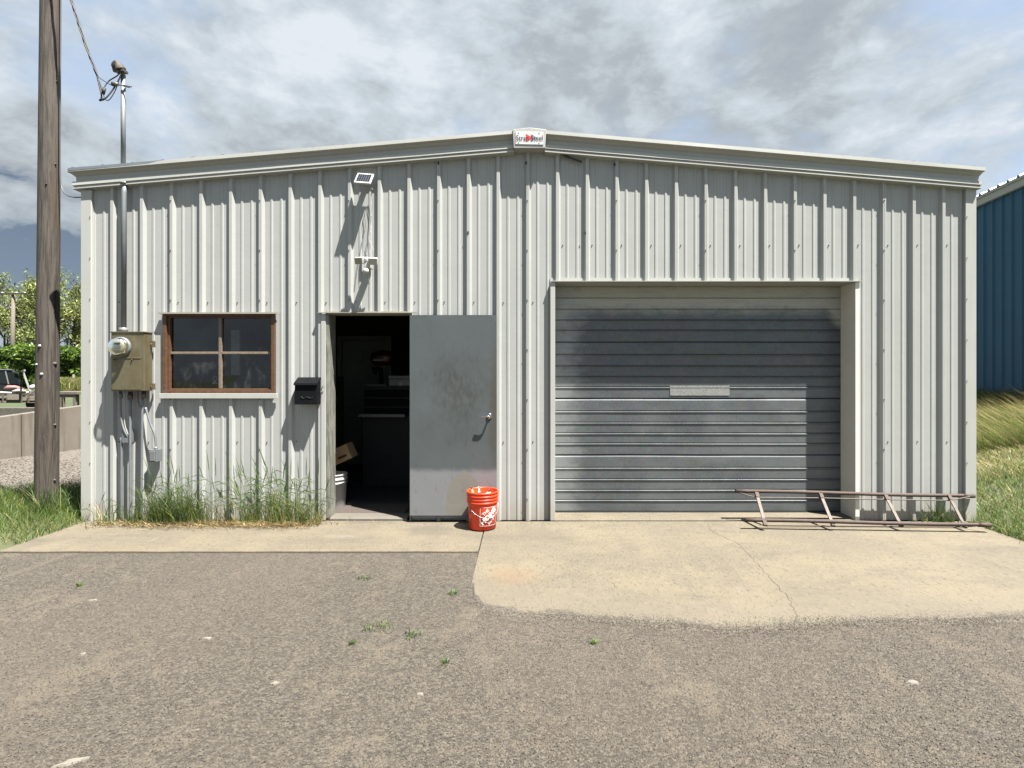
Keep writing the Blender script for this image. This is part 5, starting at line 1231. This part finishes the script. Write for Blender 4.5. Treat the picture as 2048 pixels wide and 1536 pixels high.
def tree(px, D, toppy, lab, lean=.1, seed=0, wd=1.0):
    rs = random.Random(seed); base = Vector((gx(px, D), D, .3)); Ht = gz(toppy, D)-.3
    root = empty('tree', base, lab, 'tree', 'trees behind the hedge')
    m_ = MB(); tips = []
    def limb(p, d_, L, r, lev):
        pts_ = [p]; q = p.copy(); dd = d_.copy(); n = 6
        for i in range(n):
            dd = (dd+Vector((rs.uniform(-.13, .13)+.025*lean*4, rs.uniform(-.13, .13), .05))).normalized(); q = q+dd*L/n; pts_.append(q.copy())
            if lev < 2 and i >= 1:
                for _ in range(2 if lev == 0 else 1):
                    a = rs.uniform(0, 2*math.pi); nd = (dd*.85+Vector((math.cos(a), math.sin(a), .15))*.65).normalized(); limb(q.copy(), nd, L*rs.uniform(.32, .5), r*.42, lev+1)
            if lev >= 1 and i >= 2: tips.append(q.copy())
            if lev == 0 and i >= 4: tips.append(q.copy())
        m_.tube(pts_, [r*(1-.8*i/n) for i in range(n+1)], 6, 0, False)
    for k in range(rs.choice((1, 2, 2))):
        limb(base+Vector((.3*k, 0, 0)), Vector((lean+rs.uniform(-.12, .22)*(k+.5), rs.uniform(-.1, .1), 1)).normalized(), Ht*rs.uniform(.66, .74), .20, 0)
    m_.build('trunk', M['bark'], root)
    tp = np.array([tuple(q) for q in tips if q.z > .3+Ht*.22]); rad = rng.uniform(.35, .95, (len(tp), 1))*np.array([[1, 1, .85]])*wd
    leafcloud('crown', tp, rad, 4800, .12, [M['leaf_a'], M['leaf_b']], root, .5)
tree(-75, 64, 575, 'willow at the far left edge of the photo behind the truck', .1, 11)
tree(4, 62, 560, 'leafy pale green willow behind the far crossarm pole', .08, 2, 1.1)
tree(38, 66, 552, 'tallest willow, just left of the utility pole above the truck', .12, 5, 1.05)
tree(75, 60, 580, 'willow whose crown is mostly hidden behind the wooden utility pole', .1, 8)
tree(118, 61, 575, 'leaning willow just right of the utility pole', .12, 21, 1.1)
tree(150, 65, 568, 'willow beside the white building corner', .1, 34, 1.0)
tree(205, 63, 572, 'willow partly hidden behind the left corner of the white building', -.02, 41)
hd_ = empty('hedge', (gx(60, 45), 45, .3), 'dense bright green hedge running behind the truck and the tall grass', 'hedge')
cen = []; 
for k in range(300):
    x = rng.uniform(gx(-260, 45), gx(420, 45)); hmax = gz(696, 45)+.35*mnoise.noise(Vector((x*.45, 0, 0)))
    cen.append((x, 45+rng.uniform(-.9, .8), rng.uniform(.4, hmax-.3) if k % 3 else hmax-.35))
cen = np.array(cen); leafcloud('hedge_foliage', cen, np.tile([[.75, .6, .6]], (len(cen), 1)), 60000, .12, [M['hedge_a'], M['hedge_b']], hd_, 0, .35)
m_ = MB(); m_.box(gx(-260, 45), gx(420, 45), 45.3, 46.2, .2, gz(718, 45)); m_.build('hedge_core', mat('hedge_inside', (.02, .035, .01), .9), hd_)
# far utility pole
FD = 48
fp = empty('utility_pole', (gx(25, FD), FD, .3), 'distant utility pole with crossarm in front of the willows left of the near pole', 'utility pole')
m_ = MB(); m_.tube([(gx(23, FD), FD, .3), (gx(27, FD), FD, gz(588, FD))], [.19, .13], 12); m_.build('pole_trunk', M['oldplank'], fp)
m_ = MB(); m_.bar((gx(-30, FD), FD-.15, gz(589, FD)), (gx(57, FD), FD-.15, gz(587.5, FD)), .10, .13); m_.build('crossarm', M['bark'], fp)
for a in (-20, 8, 36, 53):
    m_ = MB(); m_.tube([(gx(a, FD), FD-.15, gz(587.5, FD)), (gx(a, FD), FD-.15, gz(584.5, FD))], [.09, .06], 8); m_.build('insulator', M['white_pl'], fp)

# ------------------------------------------------------------------ grass and weeds
G4 = [M['g_green'], M['g_light'], M['g_straw'], M['g_dark']]
def U(a, b, n): return rng.uniform(a, b, n)
def mk_grass(name, xs_, ys_, zf, h, hl, wd, lean, pm, curve=1.0):
    n = len(xs_); z = np.array([zf(x, y) for x, y in zip(xs_, ys_)]); base = np.stack([xs_, ys_, z-.01], 1)
    mi = rng.choice(4, n, p=pm); hh = rng.uniform(h*hl, h, n) if np.isscalar(h) else h*rng.uniform(hl, 1, n)
    ln = np.stack([rng.normal(lean[0], lean[2], n), rng.normal(lean[1], lean[2], n)], 1)*hh[:, None]
    return blades(base, hh, rng.uniform(.6, 1.3, n)*wd, ln, G4, mi, name, curve)
# left verge
n = 15000; xs_ = U(-9.0, -4.49, n); ys_ = U(4.83, 6.95, n); e = 4.83+.07*np.sin(xs_*5)+.05*np.sin(xs_*13)
xs_ = np.where(rng.uniform(size=n) < .45, U(-6.2, -4.49, n), xs_)
k_ = ys_ > e; xs_, ys_ = xs_[k_], ys_[k_]
hh = .10+.16*np.clip((ys_-5.1)/1.2, 0, 1)*(xs_ > -6.4)
mk1 = mk_grass('grass', xs_, ys_, verge_z, hh, .45, .006, (.15, -.1, .5), [.50, .34, .06, .10]); tag(mk1, 'green grass of the verge round the foot of the wooden pole', 'grass', kind='stuff')
n = 1500; xs_ = U(-5.2, -4.56, n); ys_ = U(5.65, 6.6, n); o = mk_grass('grass', xs_, ys_, verge_z, .42, .5, .006, (-.1, 0, .35), [.4, .1, .05, .45]); tag(o, 'taller dark grass in the shade of the left building corner', 'grass', kind='stuff')
# right bank: short green in front, long windblown straw-green behind
n = 20000; ys_ = U(3.6, 7.3, n); xs_ = 4.53+U(0, 1, n)**1.3*3.2
k_ = (xs_ < ys_*1.05+1.2) & ~((xs_ < XR+.02) & (ys_ > D0-.03)); xs_, ys_ = xs_[k_], ys_[k_]
o = mk_grass('grass', xs_, ys_, bank, .17, .35, .0065, (-.25, -.15, .55), [.44, .30, .06, .20]); tag(o, 'short green grass at the foot of the bank beside the driveway', 'grass', kind='stuff')
n = 34000; ys_ = U(8.3, 12.0, n); xs_ = ys_*np.where(U(0, 1, n) < .85, U(.70, 1.06, n), U(.6, 1.3, n))
k_ = (xs_ > XR+.04); xs_, ys_ = xs_[k_], ys_[k_]
o = mk_grass('grass', xs_, ys_, bank, .40, .4, .0075, (-1.1, -.15, .35), [.34, .26, .22, .18], .8); tag(o, 'long windblown pale grass leaning left on the bank below the blue building', 'grass', kind='stuff')
n = 9000; ys_ = U(6.9, 8.5, n); xs_ = ys_*U(.62, 1.06, n); k_ = (xs_ > XR+.04); xs_, ys_ = xs_[k_], ys_[k_]
o = mk_grass('grass', xs_, ys_, bank, .13, .3, .0075, (-.6, 0, .8), [.16, .16, .60, .08]); tag(o, 'dry straw coloured grass patch halfway up the bank', 'grass', kind='stuff')
n = 9000; ys_ = 3.0+U(0, 1, n)*6; xs_ = 6.5+U(0, 1, n)*4; o = mk_grass('grass', xs_, ys_, bank, .15, .35, .012, (-.25, -.15, .55), [.44, .30, .06, .20]); tag(o, 'sparse green grass on the slope right of the driveway', 'grass', kind='stuff')
n = 7000; ys_ = U(11.4, 14.4, n); xs_ = 10.6+U(-2.0, .35, n)+(ys_-11.2)*.12; o = mk_grass('grass', xs_, ys_, bank, .50, .4, .012, (-.3, 0, .3), [.25, .05, .04, .66]); tag(o, 'dark tall grass growing against the foot of the blue building', 'grass', kind='stuff')
n = 900; ys_ = U(8.6, 12.0, n); xs_ = ys_*U(.80, 1.0, n); o = mk_grass('grass', xs_, ys_, bank, .62, .6, .0085, (-1.1, 0, .2), [0, .15, .85, 0], .7); tag(o, 'long straw seed stalks rising above the grass on the bank', 'grass', kind='stuff')
# lawn and tall grass behind the retaining wall
n = 9000; ys_ = U(30, 44, n); xs_ = ys_*U(-.90, -.79, n); o = mk_grass('grass', xs_, ys_, lambda x, y: .42, 1.15, .5, .05, (.35, 0, .3), [.3, .3, .4, 0]); tag(o, 'pale tall grass growing in front of the hedge right of the pole', 'grass', kind='stuff')
# weeds along the foot of the wall
def weeds(name, spots, lab):
    B_, Hh, L_, Wd, Mi = [], [], [], [], []
    for (p0, p1, n, hmax, pm) in spots:
        for _ in range(n):
            x = gx(random.gauss((p0+p1)/2, (p1-p0)/4), 5.5); y = random.uniform(5.40, 5.555); h_ = hmax*random.uniform(.3, 1)**1.0
            B_.append((x, y, .015)); Hh.append(h_); L_.append((random.gauss(0.02, .45)*h_, random.uniform(-.35, .05)*h_)); Wd.append(random.uniform(.004, .0085)); Mi.append(random.choices((0, 1, 2, 3), pm)[0])
    o = blades(np.array(B_), np.array(Hh), np.array(Wd), np.array(L_), G4, np.array(Mi), name); return tag(o, lab, 'weeds', kind='stuff')
weeds('weeds', [(175, 250, 55, .34, (5, 3, 2, 1)), (255, 300, 80, .36, (6, 4, .3, 2)), (300, 350, 260, .52, (6, 5, .1, 2)), (340, 400, 230, .56, (6, 5, .1, 2)), (385, 430, 90, .42, (6, 4, .3, 2)), (430, 480, 30, .5, (4, 3, 2, 2)), (480, 530, 110, .42, (4, 4, 1.5, 2)), (520, 590, 170, .50, (4, 4, 1.5, 2)), (570, 630, 130, .42, (4, 4, 2, 2)), (610, 650, 60, .4, (4, 2, 2, 2))], 'green weeds growing along the foot of the wall under the window')
weeds('weeds', [(200, 640, 700, .09, (.5, 1, 6, 0)), (300, 600, 900, .05, (0, 0, 6, 0)), (270, 420, 300, .08, (0, .5, 6, 0))], 'dry straw matted at the base of the weeds under the window')
# curled dry thatch spilling over the sidewalk edge
n = 4200; xs_ = rng.normal(0, 1, n); xs_ = np.where(U(0, 1, n) < .55, gx(360, 5.45)+xs_*.42, gx(550, 5.45)+xs_*.30); ys_ = 5.49-np.abs(rng.normal(0, .085, n)); k_ = (xs_ > gx(185, 5.45)) & (xs_ < gx(640, 5.45)); xs_, ys_ = xs_[k_], ys_[k_]
n = len(xs_); o = blades(np.stack([xs_, ys_, np.full(n, .024)], 1), U(.008, .055, n), U(.005, .010, n), np.stack([rng.normal(0, .07, n), rng.normal(-.02, .03, n)], 1), [M['g_straw'], M['thatch']], rng.choice(2, n), 'dry_thatch'); tag(o, 'curled brown dead grass lying on the sidewalk at the foot of the weeds', 'dead grass', kind='stuff')
# tall seed stalks
def stalks(spots, lab):
    m_ = MB()
    for (p, top, lean_) in spots:
        x = gx(p, 5.5); y = random.uniform(5.42, 5.55); zt_ = gz(top, y); b = Vector((x, y, .015)); P_ = []
        for i in range(8):
            u = i/7; P_.append(b+Vector((lean_*u*u, -.05*u*u, zt_*(u-.04*u**3))))
        m_.tube(P_, [.0018*(1-.5*i/7) for i in range(8)], 4, 0, False)
        q = P_[-3:]; m_.tube(q, [.0035, .0045, .001], 4, 0, False)
        for k in range(2):
            c_ = P_[2+k*2]; s_ = random.choice((-1, 1)); m_.add([c_, c_+Vector((s_*.10, -.02, .07)), c_+Vector((s_*.22, -.04, .03)), c_+Vector((s_*.10, -.02, .062))], [(0, 1, 2, 3)])
    o = m_.build('grass_stalks', M['g_green']); return tag(o, lab, 'weeds', kind='stuff')
sp_ = [(random.uniform(300, 440), random.uniform(905, 985), random.uniform(-.12, .16)) for _ in range(22)]+[(random.uniform(455, 640), random.uniform(905, 975), random.uniform(-.16, .12)) for _ in range(52)]+[(545, 882, -.13), (430, 895, -.02), (462, 897, -.05), (347, 905, -.06)]+[(random.uniform(180, 300), random.uniform(955, 1000), random.uniform(-.1, .15)) for _ in range(6)]
stalks(sp_, 'tall seed stalks rising from the weeds under the window')
weeds('weeds', [(1830, 1930, 120, .22, (4, 2, 1, 5)), (1860, 1900, 40, .34, (4, 2, 1, 5))], 'small weeds at the wall foot behind the right end of the ladder')
# small weeds in the gravel
gw = [(757, 1255, .075, 'largest low weed growing in the open gravel'), (822, 1271, .045, 'small dark weed in the gravel just right of the largest one'), (729, 1158, .04, 'weed sprouting in the gravel left of the driveway corner'), (905, 1187, .025, 'tiny weed in the gravel beside the driveway corner'), (702, 1288, .018, 'tiny sprout below and left of the largest gravel weed'), (158, 1172, .022, 'tiny weed in the gravel at the far left'), (891, 1326, .018, 'lowest thin weed in the gravel near the middle'), (1188, 1287, .015, 'tiny sprout in the gravel below the driveway edge')]
for (a, b, r_, lab) in gw:
    c_ = gnd(a, b); n = int(14+800*r_); ang = U(0, 2*np.pi, n); rr = r_*U(0, 1, n)**.6
    base = np.stack([c_.x+rr*np.cos(ang)*1.3, c_.y+rr*np.sin(ang)*.9, np.full(n, .002)], 1); hh = U(.008, .03, n)
    o = blades(base, hh, U(.004, .008, n), np.stack([rng.normal(0, .02, n), rng.normal(0, .02, n)], 1), [M['g_green'], M['g_dark']], rng.choice(2, n), 'weed'); tag(o, lab, 'weed', 'small weeds in the gravel')
# flat stones in the gravel
def stone(a, b, wx, wy2, lab, rot=0, h_=.012):
    h_ *= .4
    c_ = gnd(a, b); m_ = MB(); n = 11; ring = []; ring2 = []
    for k in range(n):
        t_ = 2*math.pi*k/n; r = 1+.22*math.sin(k*2.3+a)+.12*math.cos(k*4.1); x, y = wx*r*math.cos(t_), wy2*r*math.sin(t_); ca, sa = math.cos(rot), math.sin(rot)
        ring.append((c_.x+x*ca-y*sa, c_.y+x*sa+y*ca, -.004)); ring2.append((c_.x+(x*ca-y*sa)*.8, c_.y+(x*sa+y*ca)*.8, h_*(.8+.3*math.sin(k))))
    m_.add(ring+ring2+[(c_.x, c_.y, h_*1.05)], [(k, (k+1) % n, n+(k+1) % n, n+k) for k in range(n)]+[(n+k, n+(k+1) % n, 2*n) for k in range(n)], 0, False)
    tag(m_.build('stone', M['stone_w']), lab, 'stone', 'pale stones in the gravel')
stone(140, 1524, .055, .016, 'largest flat pale stone at the bottom left edge', .5, .010)
stone(166, 1308, .018, .012, 'round white pebble in the left gravel above the large flat stone')
stone(186, 1200, .030, .013, 'pale flat stone in the left gravel near the sidewalk', .2, .006)
stone(414, 1276, .030, .012, 'pale flat stone in the gravel between the left edge and the weeds', 0, .006)
stone(549, 1366, .022, .012, 'pale stone in the middle of the left gravel', .3, .008)
stone(840, 1388, .020, .012, 'pale stone in the gravel near the bottom centre', 0, .008)
stone(1826, 1364, .030, .018, 'pinkish pale stone in the right gravel below the driveway', 0, .008)
# scattered gravel stones
def gravel(n, xs_, ys_, sz, name, mats, lab, zf=None, squash=.6):
    o8 = np.array([[1, 0, 0], [-1, 0, 0], [0, 1, 0], [0, -1, 0], [0, 0, 1], [0, 0, -1]], float); fc = np.array([[0, 2, 4], [2, 1, 4], [1, 3, 4], [3, 0, 4], [2, 0, 5], [1, 2, 5], [3, 1, 5], [0, 3, 5]])
    V_ = o8[None]*rng.uniform(.6, 1.3, (n, 6, 1)); V_ = V_+rng.normal(0, .12, (n, 6, 3)); a = U(0, 6.28, n); ca, sa = np.cos(a)[:, None], np.sin(a)[:, None]
    x = V_[:, :, 0]*ca-V_[:, :, 1]*sa*.8; y = V_[:, :, 0]*sa+V_[:, :, 1]*ca*.8
    V_ = np.stack([x, y, V_[:, :, 2]*squash], 2)*sz[:, None, None]; V_[:, :, 0] += xs_[:, None]; V_[:, :, 1] += ys_[:, None]; V_[:, :, 2] += (sz*.25+(zf if zf is not None else 0))[:, None]
    Fc = (np.arange(n)[:, None, None]*6+fc[None]).reshape(-1); mi = rng.choice(len(mats), n, p=[.44, .38, .16, .02][:len(mats)] if len(mats) == 4 else None)
    return tag(quick(name, V_.reshape(-1, 3), Fc, 3, mats, np.repeat(mi, 8)), lab, 'gravel', kind='stuff')
SM = [M['stone_a'], M['stone_b'], M['stone_c'], M['stone_w']]
yf_tab_x = np.linspace(-.39, 4.5, 300); yf_tab = np.array([yfront(x) for x in yf_tab_x])
n = 110000; ys_ = 1.9+2.8*U(0, 1, n)**1.25; xs_ = ys_*U(-1.02, .97, n)
lim = np.where((xs_ > -.40), np.interp(xs_, yf_tab_x, yf_tab), 4.63)
lim = np.where(xs_ < -4.52, 4.95, lim); k_ = ys_ < lim-.004; xs_, ys_ = xs_[k_], ys_[k_]; n = len(xs_)
gravel(n, xs_, ys_, rng.uniform(.0013, .0030, n)*rng.choice([1, 1, 1, 1, 1, 1, 1, 1, 1.4, 1.9], n), 'loose_gravel', SM, 'loose crushed gravel covering the yard in front of the building')
n = 15000; xs_ = U(-.385, 4.4, n); ys_ = np.interp(xs_, yf_tab_x, yf_tab)+rng.normal(0, 1, n)*(.03+.05*np.abs(np.sin(xs_*3.1)))+.012; gravel(n, xs_, ys_, U(.0016, .0052, n), 'loose_gravel', SM, 'thin scatter of gravel grains spilled over the driveway edge', np.full(n, .002))
n = 9000; ys_ = U(6.9, 11, n); xs_ = -4.6-U(0, 4.6, n); gravel(n, xs_, ys_, U(.006, .018, n), 'loose_gravel', SM, 'coarse pale gravel between the pole and the retaining wall', np.full(n, .012))
n = 1400; xs_ = U(-4.3, 4.3, n); ys_ = 5.55-np.abs(rng.normal(0, .12, n)); gravel(n, xs_, ys_, U(.0015, .004, n), 'debris', SM, 'fine grit collected on the concrete along the foot of the wall', np.full(n, .022))
